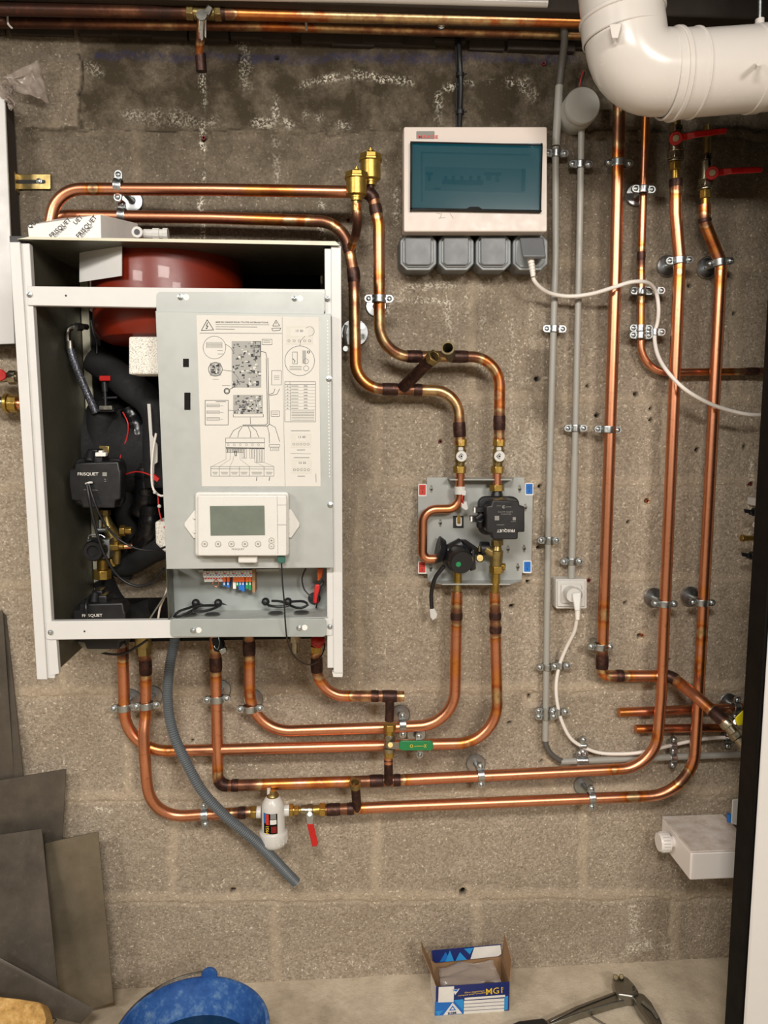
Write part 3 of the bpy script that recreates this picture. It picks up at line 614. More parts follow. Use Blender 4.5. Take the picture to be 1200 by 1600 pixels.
b = MB().mat('ink').rbx(708, 806, 724.5, 825, .0226, .0221, .5).mat('wprint').rbx(713, 808, 721.5, 822, .026, .0226, 2).mat('brass').rbx(714.5, 805, 719.5, 818, .028, .026, 1); b.build('latch_window', None, t)
# swan neck
t = thing('swan_neck_pipe', 'bright copper swan neck pipe curling down the left side of the grey pump plate', 'pipe', (661, 873, .045))
sw = [(719, 738, .05), (719, 795, .045, .022), (661, 796, .045, .024), (660, 873, .045, .022), (682, 873, .045)]
MB().tube(fillet(sw, .02, .003), 14.5/2*S(.045), 20).build('pipe', 'copper', t, stains=stainf([(700, 795, 30, .22)]))
MB().rod((719, 760, .05), (719, 772, .05), 18.5).build('white_clip_ring', 'plast', t)
MB().rbx(722, 766, 728, 774, .06, .05, 2).build('clip_lug', 'plast', t)
MB().tube(spline([(723, 772, .058), (722, 780, .06), (725, 790, .05)]), .0012, 8).build('wire', 'redw', t)
MB().pp([(721, 786), (729, 783), (732, 795), (728, 798), (721, 793)], .055, .045).build('plastic_tag', 'plast', t, bev=.001)
# small round pump
t = thing('circulator_pump', 'small black round pump with a green dot at the lower left of the grey plate', 'pump', (715, 905, .06))
MB().rod((675, 873, .045), (683, 874, .045), 13).build('brass_collar', 'brass', t)
MB().rod((683, 859, .045), (694, 861, .045), 46, 34, seg=24).build('left_flange', 'black', t, bev=.0015)
b = MB().lathe([(0, 0), (.026, 0), (.028, .006), (.025, .018), (.020, .024), (0, .026)], P(714, 868, .04), Vector((.05, -1, -.05)), 32); b.rod((700, 862, .05), (722, 850, .05), 22); b.build('pump_body', 'black', t)
b = MB().lathe([(0, 0), (.0195, 0), (.0208, .004), (.0205, .03), (.0185, .034), (0, .035)], P(714, 870, .062), Vector((.10, -1, -.12)), 36); hd = b.build('motor_head', 'black', t)
MB().lathe([(0, 0), (.0044, 0), (.0044, .0004), (0, .0004)], P(708, 872, .062)+Vector((.10, -1, -.12)).normalized()*.0352, Vector((.10, -1, -.12)), 24).build('green_dot', 'green', hd)
MB().hexa([(717, 842, .06), (728, 843, .06), (752, 860, .05), (745, 868, .05)], [(717, 842, .04), (728, 843, .04), (752, 860, .035), (745, 868, .035)]).build('side_arm', 'black', t, bev=.002)
MB().pp([(735, 893), (738, 858), (742, 858), (744, 890)], .075, .05).build('head_wedge', 'black', t, bev=.002)
MB().rod((750, 857, .045), (764, 857, .045), 22).build('right_flange', 'black', t, bev=.001)
MB().rod((750, 873, .05), (750, 872, .07), 13, 11).rod((749, 853, .055), (749, 862, .055), 4).build('pressure_port', 'brassd', t, bev=.0005)
MB().mat('wprint').rod((739, 863, .05), (739, 863, .072), 5).build('screw', None, t)
MB().rod((715, 893, .045), (715, 912, .045), 14).build('outlet_pipe', 'brass', t)
MB().rod((714.5, 912, .045), (714.5, 926, .045), 13).rod((714.5, 926, .045), (714.5, 935, .045), 16, seg=6).build('outlet_union', 'brassd', t, bev=.0006)
MB().tube(spline([(694, 884, .06), (680, 903, .055), (674, 927, .045), (675, 954, .04)]), 6.5/2*S(.05), 12).build('power_cable', 'black', t)
MB().pp([(671, 952), (679, 951), (684, 960), (682, 966), (676, 970), (672, 964)], .045, .035).build('cable_connector', 'plast', t, bev=.0015)
# brass valve column
t = thing('brass_manifold', 'brass valve column under the square pump on the grey plate', 'valve', (774, 935, .05))
MB().rod((777, 843, .05), (777, 852, .05), 20, seg=8).rod((777, 852, .05), (776, 860, .05), 13, 18).rod((776, 860, .05), (775, 885, .05), 22, 19).build('body', 'brassd', t, bev=.0008)
MB().rod((776, 868, .05), (758, 857, .05), 15).build('side_port', 'brassd', t)
MB().rod((776, 884, .05), (776, 895, .05), 22, seg=6).rod((781, 885, .05), (789, 886, .05), 11, seg=6).build('hex_nut', 'brass', t, bev=.0006)
MB().rod((775, 895, .05), (774, 912, .05), 15).rod((774, 912, .05), (773, 926, .05), 14).rod((773, 926, .045), (773, 935, .045), 17, seg=6).build('outlet_union', 'brass', t, bev=.0005)
# square pump (upside-down lettering)
def square_pump(root, cx, cy, w, h, d, n=.16, sgn=1, rot=0):
    hw = w/2; hh = h/2; k = w*n; q = h*n*.9
    o = [(-hw+k, -hh), (hw-k*.9, -hh+q*.25), (hw-k*.9, -hh+q), (hw, -hh+q*1.2), (hw, hh-q*1.3), (hw-k*1.1, hh-q*1.3), (hw-k*1.1, hh-q*.1), (hw-k*1.6, hh), (-hw+k*1.1, hh), (-hw+k*.9, hh-q*1.1), (-hw, hh-q*1.3), (-hw, -hh+q*1.1), (-hw+k*.8, -hh+q)]
    c = MB().pp([(cx+a*sgn, cy+b_) for a, b_ in o], d, d-.026).build('electronics_cover', 'black', root, bev=.0022, seg=3)
    return c
t = thing('circulator_pump', 'square black pump with upside-down lettering at the upper right of the grey plate', 'pump', (778, 845, .06))
MB().rod((776.5, 738, .05), (776.5, 757, .05), 14).build('copper_inlet', 'copper', t)
MB().rod((776.5, 757, .05), (776.5, 767, .05), 22, seg=6).build('hex_nut', 'brass', t, bev=.0008)
MB().rod((776.5, 767, .05), (776.5, 776, .05), 15, 20).build('inlet_collar', 'black', t)
MB().lathe([(0, 0), (.028, 0), (.033, .008), (.033, .03), (.030, .042), (0, .044)], P(781, 803, .045), Vector((0, -1, 0)), 36).build('motor_housing', 'steel', t)
b = MB().rbx(748, 776, 812, 836, .076, .062, 12); b.build('housing_flange', 'black', t, bev=.002)
b = MB(); b.rbx(741, 793, 762, 801, .095, .08, 2); b.rbx(736, 806, 758, 816, .095, .08, 2); b.rod((750, 811, .1), (750, 822, .09), 12); b.rod((754, 803, .1), (744, 811, .098), 8); b.build('plug_block', 'black', t, bev=.0012)
MB().mat('wprint').rbx(740.5, 793, 743, 801, .0955, .0945, .5).rbx(735.5, 807, 738, 815, .0955, .0945, .5).build('plug_faces', None, t)
c = square_pump(t, 790, 812, 60, 62, .118)
b = MB().mat('wprint').text('FRISQUET', (804.5, 827, .1185), 4.6, ang=180, sx=1.0, bold=.01).mat('ink3').text('UPM3 AUTO', (801, 798.5, .1185), 2.4, ang=180, sx=1.25).text('GRUNDFOS', (799, 802.5, .1185), 1.6, ang=180, sx=1.4, bold=.03)
b.mat('ink3'); b.disc((787, 792, .1183), 5, .0004).line([(776, 790.5), (783, 790.5)], .1183, .5).line([(791, 792), (799, 792)], .1183, .7).line([(776, 820), (788, 820)], .1183, .6).line([(798, 815), (806, 815)], .1183, .5).rbx(773, 806, 780, 813, .1185, .1183, .5).rbx(801, 808, 806, 813, .1185, .1183, .5); b.mat('ink').disc((788, 792, .1188), 2.4, .0003).disc((789.5, 812.5, .1185), 4, .0005)
b.build('cover_print', None, c)
# ------------------------------------------------------------------ clamps
Z0 = 'zinc plated pipe clamps'
for a in [
 (185, 291, .085, 94, 17.5, 'clamp on the upper pipe above the boiler, with a loose looking rosette below it', True),
 (191, 337, .05, 92, 17.5, 'clamp on the lower pipe just above the printed carton', False),
 (592, 467, .085, 0, 17.5, 'clamp with a wide rosette on the riser right of the boiler top', True),
 (194, 1105, .045, -4, 18, 'clamp on the leftmost pipe under the boiler', True),
 (229, 1102, .05, -4, 18, 'clamp on the second pipe from the left under the boiler', True),
 (339, 1092, .05, -3, 18, 'clamp on the pipe under the boiler tray, right of the grey hose', True),
 (391, 1107, .05, -2, 18, 'clamp just above the bend of the third long pipe under the boiler', True),
 (629, 1132, .05, 88, 18, 'clamp on the horizontal pipe directly above the green handle', True),
 (655, 1164, .05, 88, 18, 'clamp half hidden behind the green handle', True),
 (751, 1211, .05, 87, 18, 'clamp on the long pipe just above the bottom one, right of the green handle', True),
 (924, 1246, .05, 87, 18, 'clamp near the right end of the lowest horizontal pipe', True),
 (320, 1273, .05, 88, 18, 'clamp on the filter pipe beside the grey corrugated hose', False),
 (967, 255, .04, 2, 18.5, 'top clamp of the leftmost tall copper riser', False),
 (949, 671, .04, 3, 18.5, 'middle clamp of the leftmost tall copper riser', False),
 (938, 1010, .04, 2, 18.5, 'bottom clamp of the leftmost tall copper riser, above its elbow', False),
 (1061, 407, .05, -4, 18, 'upper clamp of the middle tall riser, beside a round rosette', True),
 (1038, 943, .05, 2, 18, 'lower clamp of the middle tall riser, beside a round rosette', True),
 (1125, 410, .05, -8, 18, 'upper clamp of the right tall riser below the bend', True),
 (1097, 941, .05, 2, 18, 'lower clamp of the right tall riser, beside a round rosette', True),
 (1005, 296, .035, 2, 11.5, 'top clamp of the thin copper pipe, with a small rosette', True),
 (1002, 455, .03, 1, 11.5, 'clamp of the thin copper pipe under the white cable loop', False),
 (1001, 513, .03, 1, 11.5, 'upper one of the stacked pair of clamps on the thin copper pipe', False),
 (1001, 524, .03, 1, 11.5, 'lower one of the stacked pair of clamps on the thin copper pipe', False),
 (1150, 1106, .03, 95, 15, 'clamp on the upper copper stub beside the yellow handle', True),
 (690, 22, .06, 92, 17, 'small clamp on the overhead copper pipe above the breaker panel', False)]:
    x, y, d, an, w, lb, ro = a
    clamp(x, y, d, an, w, lb, ro, Z0)
Z1 = 'small clamps on the grey conduits'
for a in [
 (869, 240, .02, 0, 11, 'top clamp of the long conduit, beside the breaker panel'), (866, 514, .02, 1, 11, 'second clamp from the top on the long conduit'), (857, 844, .02, 0, 11, 'clamp on the long conduit level with the square pump'),
 (855, 1042, .02, 0, 11, 'clamp on the long conduit where the socket cable runs beside it'), (853, 1110, .02, 0, 11, 'upper of the stacked pair near the foot of the long conduit'), (853, 1119, .02, 0, 11, 'lower of the stacked pair near the foot of the long conduit'),
 (907, 257, .02, 0, 11, 'top clamp of the short conduit under the round junction box'), (899, 669, .02, 0, 11, 'middle clamp of the short conduit'), (893, 877, .02, 0, 11.5, 'clamp just above the white wall socket'),
 (905, 1188, .02, 90, 11, 'left of the paired clamps on the low horizontal conduit'), (913, 1188, .02, 90, 11, 'right of the paired clamps on the low horizontal conduit'), (1051, 1184, .02, 90, 11, 'clamp on the low horizontal conduit between the two bends'),]:
    x, y, d, an, w, lb = a
    clamp(x, y, d, an, w, lb, False, Z1, ear=.75)
Z2 = 'small clamps holding the white cables'
for a in [
 (1022, 454, .03, 0, 6, 'upper clamp holding the white cable beside the thin pipe'), (1023, 519, .03, 0, 6, 'lower clamp holding the white cable beside the thin pipe'),
 (876, 1040, .02, 0, 6, 'clamp holding the socket cable beside the conduit, upper one'), (873, 1112, .02, 0, 6, 'clamp holding the socket cable beside the conduit, lower one'),
 (911, 1165, .02, 90, 6, 'clamp holding the socket cable above the low horizontal conduit'), (1052, 1165, .02, 90, 6, 'clamp holding the socket cable between the two copper bends'), (1137, 1156, .02, 90, 6, 'clamp holding the socket cable under the yellow handled valve')]:
    x, y, d, an, w, lb = a
    clamp(x, y, d, an, w, lb, False, Z2, ear=.8)
t = thing('loose_clamp', 'dark loose clamp hanging beside the boiler right edge', 'pipe clamp', (543, 540, .03))
MB().tube(spline([(541, 508, .04), (538, 520, .04), (541, 540, .03)]), .003, 8).build('strap', 'chrome', t); MB().disc((565, 510, .045), 9, .003).disc((540, 545, .035), 8, .003).build('washer', 'chrome', t); MB().rod((556, 517, .003), (556, 517, .05), 5).disc((554, 520, .004), 40, .003).build('wall_rosette', 'chrome', t)
# ------------------------------------------------------------------ conduits and cables
def solo(name, label, cat, mb, m, bev=0, group=None, **k):
    o = mb.build(name, m, None, bev=bev, **k); return tag(o, label, cat, group)
t = thing('conduit', 'long grey conduit running from the overhead hose down past the breaker panel', 'conduit', (852, 1157, .02))
MB().tube([(868, 230, .02), (868, 400, .02), (857, 800, .02), (852, 1157, .02)], 10.3/2*S(.02), 18).build('tube', 'conduit', t)
MB().tube([(874, 134, .02), (868.5, 228, .02)], 12/2*S(.02), 18).build('upper_sleeve', 'conduit', t)
def corr(mb, path, r, pitch=.0032, amp=.12, seg=16):
    pts = []; rs = []
    L = 0; last = path[0]; tot = sum((b-a).length for a, b in zip(path, path[1:])); n = int(tot/(pitch/2))
    cum = [0]
    for a, b in zip(path, path[1:]): cum.append(cum[-1]+(b-a).length)
    j = 0
    for k in range(n+1):
        s = tot*k/n
        while j < len(cum)-2 and cum[j+1] < s: j += 1
        u = (s-cum[j])/max(1e-9, cum[j+1]-cum[j]); pts.append(path[j].lerp(path[j+1], min(1, u))); rs.append(r*(1+(amp/2 if k % 2 else -amp/2)))
    return mb.tube(pts, rs, seg)
c = MB(); corr(c, spline([(874, 136, .02), (878, 100, .03), (882, 60, .05), (878, 25, .07), (868, 8, .08), (855, 4, .085)]), 11/2*S(.03), amp=.08); solo('corrugated_hose', 'dark corrugated hose linking the overhead tube to the long conduit', 'hose', c, 'corr2')
c = MB(); corr(c, spline([(852, 1150, .02), (853, 1163, .02), (860, 1177, .02), (871, 1186, .02), (880, 1190, .02)]), 9/2*S(.02), amp=.08); solo('corrugated_hose', 'short corrugated elbow between the long conduit and the low horizontal one', 'hose', c, 'corr2')
solo('conduit', 'low horizontal grey conduit leading right under the copper bends', 'conduit', MB().tube([(876, 1190, .02), (1000, 1185, .02), (1175, 1178, .02)], 10.5/2*S(.02), 18), 'conduit')
t = thing('conduit', 'short grey conduit between the round junction box and the white wall socket', 'conduit', (894, 905, .02))
MB().tube([(909, 185, .02), (905, 400, .02), (898, 715, .02)], 10/2*S(.02), 18).build('tube', 'conduit', t)
MB().tube([(898, 713, .02), (893, 903, .02)], 11.5/2*S(.02), 18).build('lower_sleeve', 'conduit', t)
t = thing('junction_box', 'round grey junction box with a plain lid under the white flue', 'junction box', (909, 190, .04))
MB().lathe([(0, 0), (.029, 0), (.0295, .04), (.028, .042)], Vector((P(911, 164, .052).x, 0, P(911, 164, .052).z)), Vector((0, -1, 0)), 40).build('box', 'conduit', t)
MB().lathe([(0, .052), (.0275, .052), (.0295, .049), (.0295, .041), (.0285, .040), (0, .04)], Vector((P(911, 164, .052).x, 0, P(911, 164, .052).z)), Vector((0, -1, 0)), 40).build('lid', 'conduit', t)
MB().rod((908, 186, .02), (908, 200, .02), 14).build('gland', 'conduit', t)
solo('thin_wires', 'thin dark wires rising from the round junction box', 'wire', MB().mat('redw').tube(spline([(905, 140, .01), (907, 125, .01), (912, 110, .02)]), .001, 8).mat('black').tube(spline([(908, 140, .01), (910, 125, .012), (914, 112, .02)]), .0012, 8), None)
# white cables
t = thing('power_cable', 'white cable drooping from the rightmost grey socket across the copper risers', 'cable', (1100, 640, .08))
MB().tube(spline([(832, 428, .07), (834, 437, .07), (845, 450, .06), (862, 459, .045), (890, 463, .04), (925, 459, .05), (962, 448, .07), (985, 441, .075), (1004, 440, .07), (1018, 446, .05), (1026, 460, .035), (1029, 484, .035), (1027, 505, .03), (1023, 520, .03), (1024, 540, .04), (1030, 560, .055), (1044, 582, .075), (1070, 608, .085), (1110, 631, .08), (1150, 644, .07), (1175, 648, .07), (1215, 646, .07)]), 6.2/2*S(.06), 14).build('sheath', 'cable', t)
b = MB()
for k in range(6): b.rod((829+k*.7, 403+k*4.6, .075), (829.5+k*.7, 406.6+k*4.6, .075), 10.5-k*.5)
b.rod((829, 401, .075), (833, 432, .075), 7.5); b.build('ribbed_plug_sleeve', 'cable', t)
t = thing('power_cable', 'white cable looping down from the white wall socket and off behind the black edge', 'cable', (903, 945, .07))
MB().tube(spline([(902, 962, .065), (898, 985, .05), (885, 1012, .03), (874, 1040, .02), (869, 1070, .02), (871, 1100, .02), (879, 1130, .02), (893, 1155, .02), (911, 1167, .02), (935, 1176, .022), (970, 1178, .03), (1005, 1175, .035), (1030, 1169, .03), (1052, 1164, .02), (1085, 1157, .02), (1115, 1153, .02), (1150, 1153, .02), (1175, 1155, .02)]), 6/2*S(.03), 14).build('sheath', 'cable', t)
b = MB(); b.lathe([(0, .045), (.0125, .045), (.0135, .041), (.0135, .012), (0, .012)], Vector((P(896, 930, .055).x, -.012, P(896, 930, .055).z)), Vector((0, -1, 0)), 32); b.build('plug', 'plast', t)
MB().hexa([(893, 926, .060), (909, 924, .060), (907, 955, .072), (898, 955, .072)], [(893, 926, .03), (909, 924, .03), (907, 955, .056), (898, 955, .056)]).build('plug_grip', 'plast', t, bev=.0025)
b = MB()
for k in range(4): b.rod((902.5, 952+k*4, .066), (902.5, 955+k*4, .066), 9-k*.5)
b.rod((902.5, 950, .066), (902.3, 968, .066), 6.5); b.build('ribbed_plug_sleeve', 'cable', t)
# white wall socket
t = thing('wall_socket', 'square white wall socket with a plug in it', 'socket', (893, 951, .02))
MB().rbx(868.5, 905, 917, 951, .028, .001, 2).build('back_box', 'plast', t, bev=.001)
MB().rbx(871, 907, 914.5, 948, .032, .028, 2).rbx(877, 913, 909, 943, .036, .032, 3).build('cover_frame', 'plast', t, bev=.0015)
MB().lathe([(.0165, 0), (.0165, .002), (.0145, .002), (.0145, -.006), (0, -.006)], P(897, 930, .036), Vector((0, -1, 0)), 32).build('socket_ring', 'plast', t)
# grey flexible hose
c = MB(); corr(c, spline([(276, 985, .06), (272, 1005, .065), (265, 1043, .08), (262, 1093, .09), (270, 1143, .10), (292, 1193, .10), (317, 1237, .10), (350, 1273, .095), (400, 1315, .085), (462, 1378, .06)]), 15.5/2*S(.09), pitch=.0036, amp=.2, seg=20)
solo('flexible_hose', 'grey corrugated hose hanging from the boiler in a long curve', 'hose', c, 'corr')
# black cable above the breaker panel
t = thing('black_cable', 'black cable bundle dropping from above into the breaker panel', 'cable', (718, 198, .02))
MB().tube(spline([(716, 55, .01), (718, 90, .015), (720, 130, .012), (719, 165, .012), (718, 200, .015)]), 7.5/2*S(.01), 12).tube(spline([(712, 60, .008), (714, 110, .008), (713, 150, .008), (714, 200, .01)]), .0018, 8).build('sheath', 'black', t)
for y in (117, 176): MB().rod((719, y-3, .012), (719, y+3, .012), 12).tube([(724, y, .012), (729, y-2, .016)], .0012, 6).build('cable_tie', 'black', t)
# ------------------------------------------------------------------ breaker panel
t = thing('breaker_panel', 'off-white breaker panel with a teal tinted door', 'breaker panel', (742, 364, .03))
dB = .085
body = MB(); body.rbx(631, 198, 855, 362, dB, dB-.028, 3); body.build('cover', 'pink', t, bev=.0015)
MB().hexa([(633, 200, dB-.028), (852, 204, dB-.028), (848, 361, dB-.028), (633, 361, dB-.028)], [(633, 200, .001), (852, 204, .001), (848, 361, .001), (633, 361, .001)]).build('back_box', 'pink', t, bev=.002)
M['behind'] = mat('panel_interior', 'A9B4B0', .4, var=.04)
M['behind2'] = mat('breaker_row', '7E8A88', .4, var=.04)
MB().bx(641, 223, 847, 328.5, dB+.0008, dB+.0002).build('door_recess', 'ink', t)
ins = MB().mat('behind').bx(644, 226, 844, 326, dB+.0016, dB+.0009)
ins.mat('behind2').line([(658, 238), (828, 242)], dB+.0016, 2.5, .0004).line([(659, 238), (659, 315)], dB+.0016, 2.5, .0004).bx(664, 262, 820, 299, dB+.0022, dB+.0017)
ins.build('inner_frame', None, t)
br = MB(); M['behind3'] = mat('breaker_toggles', '141A1C', .4, var=.04); br.mat('behind3')
for (x0, y0, x1, y1) in [(665, 269, 676, 273), (668, 273, 673, 283), (691, 281, 755, 288), (756, 269, 783, 274), (760, 274, 767, 282), (774, 274, 780, 284), (815, 264, 821, 298), (678, 293, 688, 296)]: br.bx(x0, y0, x1, y1, dB+.0032, dB+.0022)
for x in (694, 706, 719, 733, 746): br.bx(x, 275, x+5, 281, dB+.0036, dB+.0022)
br.build('breaker_switches', None, t)
dr = MB().mat('lid').rbx(642, 224, 846, 328, dB+.0085, dB+.007, 1.5); dr = dr.build('tinted_door', None, t)
b = MB().mat('blackp'); b.bx(641.5, 223.5, 644, 328.5, dB+.0088, dB+.0005).bx(844, 223.5, 846.6, 328.5, dB+.0088, dB+.0005).bx(641.5, 223.5, 846.6, 225.6, dB+.0088, dB+.0005).bx(641.5, 326.4, 846.6, 328.8, dB+.0088, dB+.0005)
b.pp([(728, 327), (734, 323), (748, 323), (754, 327)], dB+.0095, dB+.008); b.build('door_edge', None, dr)
st_ = MB().mat('ink3').rbx(650.5, 205, 679, 217, dB+.0005, dB+.0001, 1).build('brand_sticker', None, t)
MB().mat('rprint').text('MAXGE', (653, 215.8, dB+.0007), 4.6, sx=1.35, bold=.03).build('sticker_lettering', None, st_)
MB().mat('ink3').line([(682, 333), (690, 334), (688, 340)], dB+.0001, .5).line([(703, 333), (708, 341)], dB+.0001, .5).line([(685, 341), (696, 340)], dB+.0001, .5).build('pencil_marks', None, t)
# ------------------------------------------------------------------ grey sockets
def gsock(x0, x1, label, plug=False):
    t = thing('waterproof_socket', label, 'socket', ((x0+x1)/2, 428, .03), 'grey flap sockets under the breaker panel')
    xm = (x0+x1)/2
    def octo(a, y0, y1, b, c): return [(a+c, y0), (b-c, y0), (b, y0+c), (b, y1-c), (b-c, y1), (a+c, y1), (a, y1-c), (a, y0+c)]
    MB().pp(octo(x0, 365, 422, x1, 10), .048, .001).build('back_box', 'socket', t, bev=.004)
    MB().pp(octo(x0+1.5, 366, 422, x1-1.5, 10), .052, .0475).build('rim', 'socket2', t, bev=.0012)
    MB().pp(octo(x0+5, 370, 417.5, x1-5, 8), .056, .0515).build('bezel', 'socket2', t, bev=.0015)
    if not plug:
        MB().pp([(x0+9, 371), (x1-9, 371), (x1-9, 411), (x1-13, 414), (x0+13, 414), (x0+9, 411)], .061, .0555).build('flap', 'socket', t, bev=.0015)
    else:
        MB().rod((xm, 395, .052), (xm, 395, .0575), 40).build('socket_well', 'socket', t)
        MB().hexa([(x0+11, 372, .062), (x1-8, 371, .062), (x1-4, 400, .090), (x0+17, 400, .090)], [(x0+11, 372, .057), (x1-8, 371, .057), (x1-4, 405, .083), (x0+17, 405, .083)]).build('raised_flap', 'socket', t, bev=.002)
gsock(624, 683, 'leftmost of the four grey flap sockets, closed')
gsock(684.5, 741.5, 'grey flap socket, second from the left, closed')
gsock(742.5, 799.5, 'grey flap socket, third from the left, closed')
gsock(800.5, 857, 'rightmost grey flap socket, with its flap raised over a white plug', True)
# ------------------------------------------------------------------ flue
t = thing('flue_pipe', 'thick white plastic flue pipe with an elbow at the top right', 'flue pipe', (980, 170, .26))
dF = .25; R = .0545
def arc(c0, c1): return None
pts = fillet([(962, -60, dF), (972, 20, dF), (985, 112, dF, .078), (1080, 116, dF), (1215, 106, dF)], .08, .008)
MB().tube(pts, R, 48).build('pipe', 'pvc', t, ang=60)
def ringat(px, py, ax0, ax1, r0, w, name, m='pvc', lab=None):
    a = P(*ax0); b = P(*ax1); u = (b-a).normalized(); o = P(px, py, dF)
    return MB().lathe([(R*.98, -w/2), (r0-.0012, -w/2), (r0, -w/2+.0012), (r0, w/2-.0012), (r0-.0012, w/2), (R*.98, w/2)], o, u, 56).build(name, m, t, ang=30)
hx = ((1080, 116, dF), (1200, 107, dF))
ringat(1053, 117, *hx, R*1.085, .007, 'socket_bead'); ringat(1048, 117, *hx, R*1.035, .02, 'socket_collar'); ringat(1082, 115.5, *hx, R*1.055, .0045, 'joint_bead'); ringat(1068, 116.5, *hx, R*1.03, .028, 'pipe_socket')
vx = ((968, -10, dF), (973, 40, dF))
ringat(972, 26, *vx, R*1.06, .006, 'upper_bead'); ringat(973, 41, *vx, R*1.02, .03, 'upper_collar')
hg = ringat(1180, 109, *hx, R*1.025, .016, 'hanging_clamp')
b = MB(); b.rod((1186, 98, .31), (1186, 98, .33), 8)
b.hexa([(1176, 94, .302), (1197, 94, .302), (1197, 98, .302), (1176, 98, .302)], [(1176, 94, .285), (1197, 94, .285), (1197, 98, .285), (1176, 98, .285)]).hexa([(1176, 100, .302), (1197, 100, .302), (1197, 103, .302), (1176, 103, .302)], [(1176, 100, .285), (1197, 100, .285), (1197, 103, .285), (1176, 103, .285)]).mat('chrome').rod((1187, 82, .297), (1187, 107, .297), 4)
b.mats = [M['pvc'], M['chrome']] if len(b.mats) < 2 else b.mats; b.build('clamp_screw_joint', None, hg)
MB().rod((1187, 42, dF), (1187, 30, dF), 13).build('rod_nut', 'pvc', t); MB().rod((1187, 34, dF), (1189, -60, dF), 6).build('hanging_rod', 'chrome', t)
g = MB(); cc = P(965, 40, dF)
def onp(px, py, dz=0.0):    # point on the elbow surface
    return P(px, py, dF+R+.0015)
g.hexa([(952, 38, dF+R+.004), (972, 36, dF+R+.005), (966, 60, dF+R+.004), (956, 60, dF+R+.003)], [(952, 38, dF+R-.006), (972, 36, dF+R-.006), (966, 60, dF+R-.006), (956, 60, dF+R-.006)]); g.build('moulded_tab', 'pvc', t, bev=.001)
# ------------------------------------------------------------------ overhead
pipe('overhead copper pipe, front one of the pair along the ceiling', fillet([(-20, 14, .07), (315, 20, .07), (420, 23, .07), (905, 34, .07)], .05), 17, stains=[(0, 14, 480, .75), (250, 18, 80, .8), (360, 22, 20, .6), (650, 28, 420, .5)], sleeves=[(345, 21, 14)], group='overhead copper pipes')  # the wide tints paint ceiling shade into the copper colour
pipe('overhead copper pipe, rear one of the pair along the ceiling', fillet([(-20, 34, .03), (420, 40, .03), (930, 54, .03)], .05), 16, stains=[(0, 34, 500, .7), (330, 38, 150, .6), (700, 48, 460, .56)], group='overhead copper pipes')  # wide tints again put the dimness near the ceiling into the colour
t = thing('overhead_valve', 'old brass valve with hanging keys on the overhead pipe', 'valve', (316, 50, .08))
MB().rod((292, 19, .07), (303, 20, .07), 20, seg=6).rod((336, 21, .07), (346, 21, .07), 20, seg=6).rod((303, 20, .07), (336, 21, .07), 18).build('body', 'brassd', t, bev=.0008)
MB().tube([(316, 26, .075), (313, 60, .07), (311, 86, .05), (315, 88, .05)], .007, 14).build('drain_stub', 'copper', t, stains=stainf([(312, 50, 40, .7)]))
MB().tube([(313, 84, .05), (315, 112, .048)], .0085, 16).build('drain_cap', 'solder', t)
ks = thing('keys', 'two small keys hanging from the overhead valve', 'keys', (316, 64, .1))
MB().disc((315, 24, .10), 15, .002).pp([(312, 30), (317, 30), (317, 62), (314, 64), (313, 52), (311, 50)], .1, .098).build('key', 'steel', ks)
MB().pp([(325, 7), (332, 12), (326, 24), (318, 18)], .098, .090).pp([(320, 24), (323, 24), (322, 60), (319, 56)], .098, .096).build('padlock', 'steel', ks, bev=.0006)
solo('plastic_tube', 'pale plastic tube along the ceiling left of the flue', 'tube', MB().tube([(250, -9, .10), (560, -3, .10), (855, 5, .10)], 13/2*S(.10), 18), 'pvc')
solo('cable_tie', 'short white tie standing on the rear overhead pipe', 'cable tie', MB().rod((478, 31, .045), (479, 47, .045), 3.5), 'plast')
solo('cable_tie', 'white tie around the overhead pipe at the far left', 'cable tie', MB().tube(spline([(12, 24, .05), (13, 38, .05), (19, 44, .045)]), .0016, 8), 'plast')
solo('slat_bundle', 'white slats lying above the overhead pipes', 'slat', MB().hexa([(510, 15, .02), (566, 5, .06), (570, 8, .06), (520, 16, .02)], [(510, 17, .02), (566, 8, .06), (570, 10, .06), (520, 18, .02)]).hexa([(545, 16, .02), (590, 7, .06), (596, 8, .06), (556, 17, .02)], [(545, 17, .02), (590, 8, .06), (596, 9, .06), (556, 18, .02)]), 'plast')
